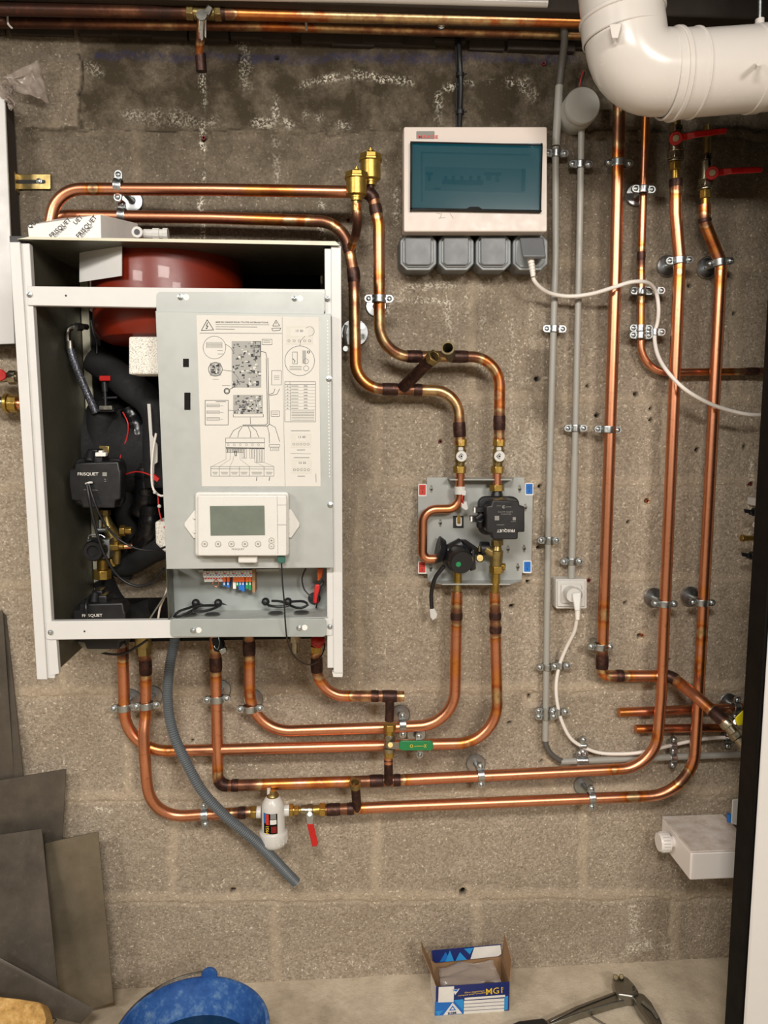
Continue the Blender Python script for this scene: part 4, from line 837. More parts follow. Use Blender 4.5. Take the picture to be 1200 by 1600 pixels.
# ------------------------------------------------------------------ red lever valves at the top right
def lever(x, y, ex, ey, label, marks, hd):
    t = thing('lever_valve', label, 'valve', (x, y+50, .05), 'red lever valves under the flue')
    d = .05
    MB().rod((x+2, y-70, d), (x+1, y-20, d), 12).build('riser', 'brassd', t)
    MB().rod((x+1, y-24, d), (x, y-14, d), 19, seg=6).rod((x, y-14, d), (x, y+14, d), 20, 20).rod((x, y+13, d), (x, y+16, d), 24).rod((x, y+16, d), (x-1, y+28, d), 23, seg=6).rod((x-1, y+28, d), (x-1, y+31, d), 22).build('body', 'nickel', t, bev=.0008)
    MB().rod((x-1, y+31, d), (x-1, y+44, d), 16, seg=6).rod((x-1, y+44, d), (x-1, y+62, d), 12.5).build('union_nut', 'brass', t, bev=.0008)
    MB().mat('ink').text(marks, (x+7, y+27, d+.011), 7, sx=.8).build('cast_letter', None, t)
    MB().rod((hd[0], hd[1], d+.005), (hd[0], hd[1], d+.026), 9).build('stem', 'nickel', t)
    dx = ex-hd[0]; dy = ey-hd[1]; L = math.hypot(dx, dy); ux, uy = dx/L, dy/L; nx, ny = -uy, ux
    b = MB(); b.rod((hd[0], hd[1], d+.017), (hd[0], hd[1], d+.023), 19.5)
    def q(s_, w_): return (hd[0]+ux*s_+nx*w_, hd[1]+uy*s_+ny*w_)
    b.hexa([(*q(4, -6), d+.023), (*q(18, -6), d+.026), (*q(18, 5), d+.026), (*q(4, 6), d+.023)], [(*q(4, -6), d+.018), (*q(18, -6), d+.021), (*q(18, 5), d+.021), (*q(4, 6), d+.018)])
    b.hexa([(*q(17, -6), d+.026), (*q(30, -6.5), d+.036), (*q(30, 3.5), d+.036), (*q(17, 5), d+.026)], [(*q(17, -6), d+.021), (*q(30, -6.5), d+.032), (*q(30, 3.5), d+.032), (*q(17, 5), d+.021)])
    b.hexa([(*q(29, -6.5), d+.036), (*q(L, -5.5), d+.04), (*q(L+3, -2), d+.04), (*q(L, 3.5), d+.04), (*q(29, 3.5), d+.036)], [(*q(29, -6.5), d+.032), (*q(L, -5.5), d+.036), (*q(L+3, -2), d+.036), (*q(L, 3.5), d+.036), (*q(29, 3.5), d+.032)])
    b.build('lever', 'red', t, bev=.0012)
    MB().rod((hd[0]+1, hd[1]-1, d+.022), (hd[0]+1, hd[1]-1, d+.026), 6, seg=6).build('lever_nut', 'nickel', t)
lever(1056, 222, 1134, 205, 'valve with a red lever, left and higher of the two under the flue', 'D', (1056, 216))
lever(1103, 266, 1190, 266, 'valve with a red lever, right and lower of the two under the flue', 'R', (1113, 270))
# ------------------------------------------------------------------ white boiler
bo = thing('boiler', 'open white wall boiler with its grey control panel and wiring sheet', 'boiler', (300, 1060, .03))
DF = .26
# outer posts (front faces) with folded sides reaching to the back
def post(name, x0t, x0b, x1t, x1b, yt, yb, d0, d1, m, bev=.001): return MB().pp([(x0t, yt), (x1t, yt), (x1b, yb), (x0b, yb)], d0, d1).build(name, m, bo, bev=bev)
post('left_post', 14, 57.5, 31, 74, 378, 1062, DF, DF-.012, 'white'); post('left_post_fold', 30, 74, 46, 86, 380, 1060, DF-.004, DF-.016, 'white')
post('right_post', 517, 521, 533, 536, 384, 1052, DF, DF-.012, 'white'); post('right_post_fold', 507, 511.5, 519, 523, 388, 1044, DF-.003, DF-.015, 'white')
MB().pp([(519, 1050), (536, 1050), (535, 1057), (521, 1057)], DF-.002, DF-.03).mat('chrome').disc((531, 1054, DF-.001), 5, .001).build('right_foot', None, bo) if False else MB().pp([(519, 1050), (536, 1050), (535, 1058), (521, 1058)], DF-.002, DF-.03).build('right_foot', 'plast', bo)
# side panels : true planes from the front edge back to the wall
def sidep(name, xt, xb, yt, yb, th, m):
    a = P(xt, yt, DF-.01); b = P(xb, yb, DF-.01); x = (a.x+b.x)/2
    return MB().wb((x, -(DF-.012), b.z), (x+th, -.03, a.z)).build(name, m, bo)
xl = (P(20, 380, DF).x+P(58, 1060, DF).x)/2
sidep('left_side_panel', 40, 81, 378, 1056, .0015, 'inner')
sidep('right_side_panel', 531, 534, 386, 1050, .0015, 'inner')
a = P(31, 376, DF); b = P(530, 380, DF); zt_ = (a.z+b.z)/2
MB().prism([P(27, 373, DF+.004), P(531, 381, DF+.004), Vector((P(531, 381, DF).x, -.03, zt_)), Vector((P(31, 373, DF).x, -.03, zt_))], Vector((0, 0, -.0015))).build('top_panel', 'inner', bo)
MB().pp([(44, 370), (524, 377), (531, 383.5), (27, 373.5)], DF+.006, DF+.0045).build('top_lip', 'cream', bo)
MB().bx(14, 368, 42, 377, DF-.001, DF-.03).bx(506, 377, 533, 386, DF-.001, DF-.03).build('black_corner_caps', 'black', bo) if False else None
MB().bx(15, 369, 40, 378, DF-.001, DF-.03).build('corner_cap', 'black', bo); MB().bx(507, 378, 532, 386, DF-.001, DF-.03).build('corner_cap', 'black', bo)
MB().pp([(43, 447), (508, 452), (508, 485), (43, 477)], DF-.001, DF-.012).build('upper_rail', 'white', bo, bev=.0008)
MB().pp([(72, 973), (78, 971), (519, 966), (519, 993), (76, 1000), (72, 998)], DF-.001, DF-.012).build('lower_rail', 'white', bo, bev=.0008)
MB().pp([(74, 997), (88, 1000), (92, 1052), (78, 1056)], DF-.003, DF-.012).build('left_foot', 'white', bo)
# back frame strips near the wall
MB().wb((P(131, 560, .04).x, -.042, P(131, 1015, .04).z), (P(131, 560, .04).x+.012, -.03, P(131, 380, .04).z)).build('back_flange', 'cream', bo)
MB().wb((P(505, 560, .04).x, -.042, P(505, 1000, .04).z), (P(505, 560, .04).x+.012, -.03, P(505, 380, .04).z)).build('back_flange', 'inner', bo)
MB().wb((P(150, 400, .04).x, -.036, P(150, 860, .03).z), (P(500, 400, .04).x, -.032, P(150, 380, .03).z)).build('back_plate', 'blackp', bo)
MB().wb((P(152, 900, .03).x, -.046, P(152, 1000, .03).z), (P(500, 400, .04).x, -.03, P(152, 935, .03).z)).build('lower_crossbar', 'blackp', bo)
def screw(x, y, d, w, root, lab=None):
    b = MB(); o = P(x, y, d); r = w/2*S(d)
    b.lathe([(0, 0), (r*1.15, 0), (r*1.15, r*.25), (r*.95, r*.3), (r*.8, r*.7), (r*.3, r*.85), (r*.28, r*.4), (0, r*.4)], o, Vector((0, -1, 0)), 20); return b.build('screw', 'chrome', root)
for (x, y, w) in ((46, 460, 7), (511.5, 466, 7), (79, 988, 7), (515.5, 979, 7)): screw(x, y, DF, w, bo)
MB().mat('ink').disc((103, 462, DF-.001), 3, .0003).build('rail_hole', None, bo); MB().mat('ink').disc((132, 986.5, DF-.001), 3, .0003).build('rail_hole', None, bo)
# control panel box
cpn = MB().mat('grey').rbx(244.5, 456, 507, 492, DF+.0025, DF-.0005, 6).build('mounting_flange', None, bo)
D2 = .275
MB().pp([(243, 487), (517, 491), (521, 887), (260, 889)], D2, D2-.0015).build('control_panel', 'grey', bo, bev=.0004)
MB().pp([(244, 488), (246, 488), (262, 887), (260, 887)], D2-.002, DF-.05).pp([(515, 492), (517, 492), (521, 886), (519, 886)], D2-.002, DF-.05).build('panel_sides', 'grey2', bo)
MB().pp([(243, 486), (517, 490), (517, 492), (243, 488)], D2-.0005, DF-.01).build('panel_fold', 'grey2', bo)
for (x, y) in ((282, 464), (460, 466)):
    s = screw(x, y, DF+.0025, 8, bo); MB().mat('wprint').disc((x+9, y+.3, DF+.0024), 9, .0003).build('keyhole', None, bo)
for (x, y) in ((514, 592), (516, 789)): screw(x, y, D2, 8, bo)
MB().mat('blackp').rbx(286, 560.5, 295, 573.5, D2+.0004, D2, .4).build('panel_slot', None, bo); MB().mat('blackp').rbx(288, 613.5, 297.5, 640.5, D2+.0004, D2, .4).build('panel_slot', None, bo)
b = MB().mat('wprint')
for k in range(46): b.rbx(511.2+k*.07, 500+k*5.4, 512.4+k*.07, 502.5+k*5.4, D2+.0003, D2, .3)
b.build('perforated_edge', None, bo)
# wiring sheet
D3 = D2+.0006
sh = MB().pp([(307, 492), (498, 495.5), (501, 760), (315.5, 760)], D3, D3-.0005).build('wiring_sheet', 'paper', bo)
pr = MB(); Dp = D3+.0001
def q(X, Y): return (240+X/4, 440+Y/4)
def L(pts, w=.55, m='ink', closed=False): pr.mat(m).line([q(*p) for p in pts], Dp, w, closed=closed)
def R_(x0, y0, x1, y1, m='ink3'): pr.mat(m).pp([q(x0, y0), q(x1, y0), q(x1, y1), q(x0, y1)], Dp+.0002, Dp)
def Bx(x0, y0, x1, y1, w=.5, m='ink2'): L([(x0, y0), (x1, y0), (x1, y1), (x0, y1)], w, m, True)
def C(x, y, r, w=.5, m='ink2'): pr.mat(m).circ(*q(x, y), r/4, Dp, w)
def T(s, x, y, h, m='ink', sx=1.0, **k): pr.mat(m).text(s, (*q(x, y), Dp), h/4, sx=sx, **k)
L([(335, 238), (375, 302), (298, 306)], .9, 'ink', True); L([(338, 256), (328, 278), (340, 276), (330, 296)], 1.0); L([(325, 288), (330, 296), (336, 290)], .8)
T('MISE EN GARDE POUR TOUTES INTERVENTIONS', 388, 258, 9, 'ink2', 1.12, bold=.02)
for k, (w) in enumerate((336, 260, 118)): L([(388, 268+k*14), (388+w, 270+k*14)], .9, 'ink3'); 
L([(765, 240), (788, 276), (744, 278)], .7, 'ink', True); L([(765, 252), (765, 266)], .8); L([(738, 292), (795, 290), (788, 305), (745, 308)], .7, 'ink', True)
L([(288, 322), (803, 324)], .5, 'ink2'); L([(804, 222), (806, 520), (822, 1278)], .45, 'ink3')
C(380, 412, 71); C(386, 548, 43, .8, 'ink'); C(458, 684, 17, 1.3, 'ink'); C(458, 684, 11, .5, 'ink')
L([(448, 390), (480, 410), (503, 446)], .5); L([(430, 552), (490, 560), (520, 590), (533, 610)], .5); L([(476, 674), (520, 648), (538, 622)], .8)
for y in (380, 392, 404): Bx(330, y, 428, y+9, .3)
for y in (430, 452): L([(398, y), (432, y)], .6, 'ink3')
def pcb(x0, y0, x1, y1, seed, n):
    rn = random.Random(seed); M.setdefault('pcbg', mat('printed_mid_grey', '9B9B96', .7, var=.02)); R_(x0, y0, x1, y1, 'pcbg')
    for k in range(n):
        x = rn.uniform(x0+3, x1-14); y = rn.uniform(y0+3, y1-12); w = rn.uniform(4, 20); h = rn.uniform(3, 14)
        pr.mat(rn.choice(['ink', 'ink2', 'ink2', 'paper', 'ink3'])).pp([q(x, y), q(min(x+w, x1), y), q(min(x+w, x1), min(y+h, y1)), q(x, min(y+h, y1))], Dp+.0003+.00005*(k % 5), Dp+.0001)
pcb(488, 372, 672, 662, 4, 120); pcb(497, 708, 682, 828, 5, 80); pcb(352, 508, 420, 588, 9, 26)
Bx(622, 374, 668, 404, .8, 'ink'); Bx(628, 412, 668, 466, .9, 'ink'); L([(498, 830), (498, 846), (686, 846), (686, 828)], .6, 'ink')
L([(668, 436), (700, 442), (708, 476)], .7); L([(704, 478), (712, 886), (700, 896), (556, 896)], .8); L([(714, 476), (723, 892), (712, 903), (556, 902)], .8)
for a_ in [[(550, 902), (500, 930), (474, 974)], [(556, 904), (532, 940), (526, 974)], [(590, 904), (606, 940), (606, 974)], [(610, 904), (640, 930), (658, 974)], [(722, 890), (760, 910), (788, 1000)], [(710, 900), (722, 950), (724, 1010)], [(604, 846), (606, 890)], [(722, 712), (770, 705), (788, 670)], [(722, 706), (750, 695), (758, 670)]]: L(a_, .6)
Bx(678, 360, 740, 394); Bx(738, 556, 798, 646); Bx(322, 742, 466, 896, .6, 'ink'); Bx(735, 808, 786, 842)
for k in range(3):
    Bx(332, 766+k*42, 412, 782+k*42, .4); L([(334, 774+k*42), (410, 774+k*42)], .5, 'ink2'); L([(416, 776+k*42), (436, 776+k*42)], .5, 'ink3')
L([(388, 750), (452, 750)], .8, 'ink2'); L([(466, 804), (520, 806), (540, 780)], .5, 'ink2')
for (x, y, w) in ((686, 370, 44), (686, 380, 44), (752, 590, 34), (752, 600, 34), (752, 610, 34), (742, 820, 36), (742, 830, 36), (370, 610, 36), (428, 650, 50)): L([(x, y), (x+w, y)], .7, 'ink3')
Bx(450, 978, 694, 1006); Bx(450, 1008, 694, 1036, .4, 'ink3'); L([(450, 1040), (694, 1042)], 1.2)
for k in range(11): Bx(452+k*10, 1046, 460+k*10, 1068, .45, 'ink')
for x in (552, 568, 600, 616): Bx(x, 1046, x+12, 1104, .4)
for x in (632, 648, 664, 680): Bx(x, 1046, x+11, 1130, .4)
L([(506, 1058), (508, 1088), (518, 1088), (518, 1058)], .9)
for k in range(6): pr.mat('ink3').circ(*q(466+k*38, 1020), 1.6, Dp, .4, 10)
Bx(358, 1156, 752, 1216, .45); L([(358, 1170), (752, 1172)], .4, 'ink2')
for x in (410, 476, 536, 598, 690): L([(x, 1156), (x, 1216)], .45, 'ink2')
for a_ in [[(452, 1070), (452, 1110), (366, 1154)], [(480, 1070), (478, 1110), (414, 1154)], [(500, 1090), (496, 1116), (478, 1154)], [(540, 1070), (540, 1110), (598, 1154)], [(694, 1132), (750, 1154)], [(640, 1132), (688, 1154)]]: L(a_, .35, 'ink3')
for x, w in ((368, 32), (420, 46), (484, 42), (544, 42), (612, 66), (702, 40)):
    L([(x, 1192), (x+w, 1192)], .9, 'ink3'); L([(x+4, 1202), (x+w-4, 1202)], .9, 'ink3')
for x in (642, 722): L([(x+4, 1220), (x, 1244)], .9)
Bx(722, 1018, 788, 1034, .4); Bx(730, 1036, 782, 1056, .4); L([(738, 1046), (776, 1046)], .9, 'ink3')
def unit(x0, y0, x1, y1, txt):
    R_(x0, y0, x1, y1, 'unitg'); pr.mat('paper').pp([q(x0+30, y0+14), q(x1-26, y0+14), q(x1-26, y0+(y1-y0)*.55), q(x0+30, y0+(y1-y0)*.55)], Dp+.0004, Dp+.0002)
    pr.mat('ink2').text(txt, (*q(x0+(x1-x0)*.34, y0+(y1-y0)*.32), Dp+.0004), 3.4, sx=1.1)
    for k in range(5): pr.circ(*q(x0+18+k*(x1-x0-36)/4, y1-22), 1.8, Dp+.0002, .4, 10)
M['unitg'] = mat('printed_pale_grey', 'C9C6BC', .7, var=.02)
unit(828, 278, 994, 392, '13 30'); unit(858, 950, 984, 1038, '13 40'); unit(862, 1112, 986, 1198, '13 30')
C(975, 311, 29, .5); L([(950, 336), (920, 370), (913, 402)], .5); C(913, 495, 93, .6); Bx(868, 440, 898, 514, .5); L([(868, 480), (884, 496), (878, 508)], .9); R_(930, 430, 952, 512, 'pcbg'); C(968, 440, 7, 1, 'ink'); C(952, 498, 16, .5); C(953, 542, 16, .5)
for y in (530, 540, 550): L([(850, y), (925, y)], .8, 'ink3')
Bx(820, 626, 1012, 876, .5); L([(852, 626), (856, 876)], .4, 'ink2'); L([(820, 642), (1012, 642)], .5, 'ink2')
for k in range(8): L([(820, 660+k*20), (1012, 660+k*20)], .35, 'ink3'); L([(860, 652+k*20), (904, 652+k*20)], .9, 'ink3'); L([(832, 652+k*20), (842, 652+k*20)], .9, 'ink2'); L([(938, 652+k*20), (962, 652+k*20)], .9, 'ink2'); 
for k in range(7): L([(862, 808+k*10), (1004, 808+k*10)], .7, 'ink3')
for (x, y, w) in ((858, 932, 120), (896, 1052, 50), (876, 1100, 98), (900, 1216, 46)): L([(x, y), (x+w, y)], 1.0, 'ink3')
L([(856, 1074), (984, 1076)], .4, 'ink3'); L([(1014, 1200), (1016, 1254)], .8, 'ink3')
pr.build('printed_diagram', None, sh, smooth=False)
# controller
D4 = D2
ct = MB().rbx(305, 769, 451, 869, D4+.012, D4, 5).build('display_unit', 'plast', bo, bev=.0018, seg=3)
# (shares the panel plane)
cp = MB().rbx(309, 774, 448, 868.5, D4+.0225, D4+.012, 3).build('display_front', 'plast', ct, bev=.0015, seg=3)
MB().pp([(304, 797), (288, 817), (288, 822), (302, 841), (308, 842), (306, 797)], D4+.004, D4+.0005).build('left_wing', 'plast', ct, bev=.001)
MB().pp([(450, 796), (455, 796), (468, 817), (468, 822), (455, 841), (450, 840)], D4+.004, D4+.0005).build('right_wing', 'plast', ct, bev=.001)
for yy in (809, 831): MB().bx(302, yy-1.5, 309, yy+1.5, D4+.008, D4+.004).build('wing_clip', 'plast', ct); MB().bx(446, yy-1.5, 452, yy+1.5, D4+.008, D4+.004).build('wing_clip', 'plast', ct)
MB().rbx(372, 868, 402, 880, D4+.014, D4+.001, 3).build('lower_tab', 'plast', ct, bev=.0018)
MB().bx(328.5, 790.5, 413.5, 836.5, D4+.0232, D4+.0225).build('display_screen', 'screen', ct)
b = MB().mat('unitg')
for x in (319.5, 340.5, 361.5, 382.5, 403): b.disc((x, 850, D4+.0227), 9.5, .0008)
b.mat('ink2'); 
for x in (319.5, 340.5, 361.5, 382.5, 403): b.circ(x, 850, 4.4, D4+.0236, .35, 20).circ(x, 850, 1.1, D4+.0236, .6, 8)
b.build('round_buttons', None, ct)
b = MB().mat('unitg').rbx(419.5, 840, 428.8, 858, D4+.0235, D4+.0226, 4.4).mat('ink2').circ(424, 844.5, 4, D4+.0236, .3, 18).circ(424, 853.5, 4, D4+.0236, .3, 18).line([(422.8, 844.5), (425.4, 844.5)], D4+.0236, .6).line([(424, 843.2), (424, 845.8)], D4+.0236, .6).line([(422.5, 854), (425.5, 854)], D4+.0236, .6); b.build('plus_minus_key', None, ct)
MB().mat('ink3').text('FRISQUET', (362, 859.3, D4+.0226), 2.6, sx=1.2, bold=.02).line([(433, 775), (434, 866)], D4+.0228, .35).line([(433, 789), (447, 789)], D4+.0228, .3).line([(433, 820), (447, 820)], D4+.0228, .5).build('display_print', None, ct)
MB().bx(433.5, 869, 445, 880, D4+.016, D4+.006).build('green_connector', 'teal', ct, bev=.0006)
MB().tube(spline([(440, 880, D4+.012), (441, 905, D4+.012), (444, 940, D4+.012), (446, 975, D4+.01), (451, 1008, .25), (462, 1028, .23), (478, 1038, .20), (490, 1037, .17), (500, 1028, .13), (507, 1012, .1), (507, 1000, .09)]), .0011, 10).build('display_lead', 'black', bo)
# terminal tray
DT = .20
MB().pp([(262, 887), (517, 885), (517, 967), (270, 968)], DT, DT-.0015).build('tray_back', 'grey2', bo)
MB().hexa([(260, 886, DF+.008), (270, 886, DT), (273, 958, DT), (264, 968, DF)], [(259, 886, DF+.008), (269, 886, DT), (272, 958, DT), (263, 968, DF)]).build('tray_left_wall', 'inner', bo)
MB().hexa([(266, 968, DF), (272, 956, DT), (508, 950, DT), (512, 964, DF)], [(266, 969.5, DF), (272, 957.5, DT), (508, 951.5, DT), (512, 965.5, DF)]).build('tray_floor', 'grey', bo)
MB().rbx(266, 967, 510, 995, DF+.003, DF-.0005, 6).build('tray_front_lip', 'grey2', bo, bev=.0004)
MB().pp([(511, 886), (521, 886), (522, 968), (513, 969)], DF-.002, DT).build('tray_right_post', 'white', bo)
for x, y in ((302, 985), (467.5, 981)):
    screw(x, y, DF+.003, 8, bo); MB().mat('wprint').disc((x+8.5, y-.5, DF+.0029), 9, .0003).build('keyhole', None, bo)
for x, y in ((296, 961), (332, 961), (431, 959), (471, 958)):
    c_ = P(x, y, .235); MB().mat('inner').lathe([(0, 0), (.0115, 0), (.0115, .0006), (0, .0006)], Vector((c_.x, -.235, P(x, y+1, .235).z+.002)), Vector((0, 0, 1)), 24).mat('ink').lathe([(0, .0008), (.0095, .0008), (.0095, .001), (0, .001)], Vector((c_.x, -.235, P(x, y+1, .235).z+.002)), Vector((0, 0, 1)), 24).build('cable_entry', None, bo)
def tie(x, y, loop, spike):
    b = MB(); b.ball((x, y, .225), 13); b.rod((x+6 if spike > 0 else x-6, y+1, .225), (x+6+9*(1 if spike > 0 else -1), y+4, .225), 3.5, .2)
    b.tube(spline(loop), .0019, 8); b.build('black_tie_loop', 'black', bo)
tie(306, 942, [(304, 946, .225), (295, 950, .235), (280, 955, .245), (272, 963, .25), (283, 962, .255), (300, 954, .245), (312, 946, .23)], 1)
tie(341, 942, [(338, 946, .225), (322, 946, .235), (305, 948, .245), (302, 954, .25), (318, 955, .25), (336, 950, .24), (345, 945, .23)], 1)
tie(415, 940, [(418, 944, .225), (420, 946, .235), (435, 948, .245), (452, 946, .245), (440, 940, .24), (425, 939, .23)], -1)
tie(450, 940, [(452, 945, .225), (458, 948, .235), (470, 950, .245), (481, 945, .245), (475, 940, .24), (455, 940, .23)], -1)
# terminal blocks
MB().bx(310, 889.5, 436, 893.5, DT+.016, DT+.010).build('din_rail', 'chrome', bo)
tb = MB().mat('wprint').bx(317, 891.5, 394, 902, DT+.03, DT).bx(319, 902, 350, 909, DT+.028, DT).build('terminal_block', None, bo, bev=.0003)
b = MB(); rn = random.Random(3)
for k in range(17):
    x = 318+k*4.5; b.mat('ink2').line([(x, 892), (x, 902)], DT+.0302, .35); b.mat(['ink3', 'sky', 'ink2'][k % 3]).disc((x+2.2, 898.5, DT+.0302), 2.4, .0003)
    if k % 3 == 1: b.mat('rprint').rbx(x, 895.5, x+3.5, 897, DT+.0305, DT+.03, .3)
for k in range(7): b.mat('rprint').rbx(320+k*4.3, 903, 323+k*4.3, 905, DT+.0285, DT+.028, .3)
b.mat('cardb').bx(394, 889, 398.5, 926, DT+.03, DT+.002).build('terminal_marks', None, tb)
for k, (x, m) in enumerate(((350, 'blue'), (356, 'blue'), (366, 'wprint'), (370.5, 'green'), (375, 'blue'), (379.5, 'blue'), (385.5, 'green'), (390.5, 'green'))):
    b = MB().mat('orange').bx(x-2, 902, x+2.6, 909, DT+.03, DT+.005).mat(m).bx(x-2, 909, x+2.6, 916+(k % 3)*2+(4 if k > 3 else 0), DT+.026, DT+.005).mat('wprint').bx(x-.6, 910, x+1, 914, DT+.0265, DT+.026); b.build('spring_terminal', None, tb)
MB().mat('copper').tube(spline([(338, 905, DT+.03), (332, 912, DT+.032), (338, 917, DT+.03), (342, 910, DT+.03), (337, 905, DT+.028)]), .0007, 6).build('wire_loop', None, tb)
MB().tube(spline([(478, 888, DT+.02), (472, 903, DT+.02), (476, 922, DT+.02), (486, 932, DT+.02)]), .0011, 8).build('tray_lead', 'black', bo)
MB().disc((491, 935, DT), 20, .0008).build('oval_hole', 'ink', bo)
MB().hexa([(495, 888, DT+.03), (506, 888, DT+.03), (502, 908, DT+.03), (496, 907, DT+.03)], [(495, 888, DT+.01), (506, 888, DT+.01), (502, 908, DT+.01), (496, 907, DT+.01)]).build('orange_connector', 'orange', bo, bev=.001)
MB().hexa([(492, 913, DT+.03), (502, 913, DT+.03), (497, 944, DT+.025), (489, 942, DT+.025)], [(492, 913, DT+.01), (502, 913, DT+.01), (497, 944, DT+.005), (489, 942, DT+.005)]).build('red_connector', 'redw', bo, bev=.002)
MB().tube(spline([(500, 905, DT+.03), (505, 910, DT+.03), (500, 916, DT+.03)]), .002, 8).tube(spline([(503, 910, DT+.03), (498, 930, DT+.03), (494, 950, DT+.02)]), .0012, 8).build('black_lead', 'black', bo)
# interior ------------------------------------------------
o = P(262, 398, .12); zb = P(262, 540, .12).z; zm = P(262, 487, .12).z; R0 = .112; Hh = o.z-zb
prof = [(0, 0), (R0*.80, .001), (R0*.93, .008), (R0*.985, .018), (R0, .03), (R0, zm-zb-.003), (R0*1.035, zm-zb-.002), (R0*1.035, zm-zb+.004), (R0, zm-zb+.005), (R0, Hh-.018), (R0*.97, Hh-.006), (R0*.88, Hh-.001), (0, Hh)]
MB().lathe(prof, Vector((o.x, -.118, zb)), Vector((0, 0, 1)), 72).build('red_expansion_vessel', 'redv', bo, ang=30)
MB().hexa([(124, 395, .19), (190, 383, .235), (190, 431, .235), (124, 441, .19)], [(125, 395, .188), (191, 383, .233), (191, 431, .233), (125, 441, .188)]).build('white_baffle', 'white', bo)
MB().hexa([(122, 375, .17), (190, 372, .22), (190, 384, .22), (122, 396, .17)], [(122, 375, .168), (190, 372, .218), (190, 384, .218), (122, 396, .168)]).build('baffle_bracket', 'inner', bo)
MB().rbx(201, 526, 250, 585, .225, .17, 3).build('foam_block', 'foam', bo, bev=.003)
MB().pp([(242, 815), (262, 815), (262, 866), (256, 862), (243, 850)], .2, .15).build('foam_block', 'foam', bo, bev=.003)
# black insulated pipework
def ins(pts, w, m='matblack', nm='insulated_pipe', wob=.0):
    pth = spline(pts, .004); r = w/2*S(.12); rs = [r*(1+wob*noise.noise(Vector((k*.7, w, 3.1)))+wob*.6*math.sin(k*1.3)) for k in range(len(pth))]
    return MB().tube(pth, rs, 24).build(nm, m, bo, ang=70)
ins([(148, 560, .09), (175, 580, .10), (205, 605, .12), (232, 625, .12), (246, 650, .12), (247, 700, .12), (250, 760, .12)], 46)
ins([(205, 640, .09), (218, 680, .10), (225, 720, .10), (228, 775, .10), (220, 800, .09)], 34, 'shinyblack', wob=.08)
ins([(180, 640, .06), (186, 720, .06), (196, 800, .06), (205, 850, .05), (190, 900, .05)], 34)
ins([(165, 880, .07), (200, 880, .07), (235, 862, .09), (262, 850, .1)], 40)
ins([(160, 905, .05), (178, 940, .05), (200, 960, .05), (240, 950, .06)], 34)
ins([(160, 640, .10), (158, 655, .10), (156, 690, .10), (157, 700, .10)], 42)
ins([(235, 790, .1), (232, 830, .1), (215, 858, .08)], 34, 'shinyblack', wob=.05)
ins([(150, 700, .045), (300, 700, .045), (420, 700, .05)], 150, nm='boiler_core')
MB().bx(144, 480, 206, 840, .036, .03).build('core_shell', 'blackp', bo)
# braided hose, red cap valve, fittings
MB().tube(spline([(136, 511, .10), (120, 510, .12), (107, 515, .13), (106, 530, .13), (109, 545, .13)]), .0045, 14).build('hose_elbow', 'steel', bo)
MB().rod((118, 511, .13), (128, 511, .12), 11, seg=6).build('hose_nut', 'chrome', bo)
MB().tube(spline([(109, 540, .135), (116, 565, .135), (130, 600, .13), (150, 645, .125)]), .0058, 16).build('braided_hose', 'braid', bo)
MB().rod((109, 533, .135), (110, 545, .135), 13).build('hose_ferrule', 'steel', bo)
MB().tube(spline([(142, 500, .12), (146, 520, .12), (151, 533, .12), (151, 552, .12)]), .001, 8).build('sensor_wire', 'ink2', bo)
MB().rbx(155, 587, 172, 595, .135, .12, 1).build('red_cap', 'red', bo, bev=.0008)
MB().rod((163, 596, .125), (164, 612, .125), 9).rod((164, 612, .125), (165, 634, .125), 6).rod((161, 622, .125), (183, 621, .125), 4).build('cap_stem', 'black', bo)
MB().rbx(155, 634, 175, 640, .14, .12, 1).build('metal_clip', 'steel', bo)
MB().rbx(152, 640, 178, 643, .135, .115, 1).build('clip_plate', 'black', bo)
for nm, pts in (('red_wire', [(192, 644, .12), (200, 662, .125), (198, 685, .12), (190, 705, .12), (187, 722, .12)]), ('red_wire', [(196, 741, .13), (212, 737, .14), (226, 739, .15), (240, 745, .16), (246, 750, .17)]), ('red_wire', [(247, 775, .18), (249, 800, .19), (257, 825, .2)])):
    MB().tube(spline(pts), .0011, 8).build(nm, 'redw', bo)
MB().pp([(230, 631), (235, 631), (238, 680), (246, 695), (246, 722), (241, 726), (240, 760), (237, 760), (234, 690)], .165, .16).build('white_strap', 'plast', bo)
MB().tube(spline([(244, 677, .18), (240, 700, .18), (237, 735, .18), (240, 765, .18), (252, 775, .19), (262, 772, .2)]), .0018, 10).build('white_wire', 'cable', bo)
MB().mat('redw').pp([(240, 741), (249, 748), (245, 753), (240, 749)], .19, .18).build('red_clip', None, bo)
for x, y in ((242, 769), (249, 791)): MB().ball((x, y, .19), 6).build('wire_bead', 'plast', bo)
MB().tube(spline([(266, 905, .2), (258, 930, .18), (250, 950, .16), (247, 968, .15)]), .0016, 8).build('grey_wire', 'cable', bo); MB().tube(spline([(262, 925, .2), (245, 950, .16), (232, 970, .14)]), .0013, 8).build('grey_wire', 'ink3', bo)
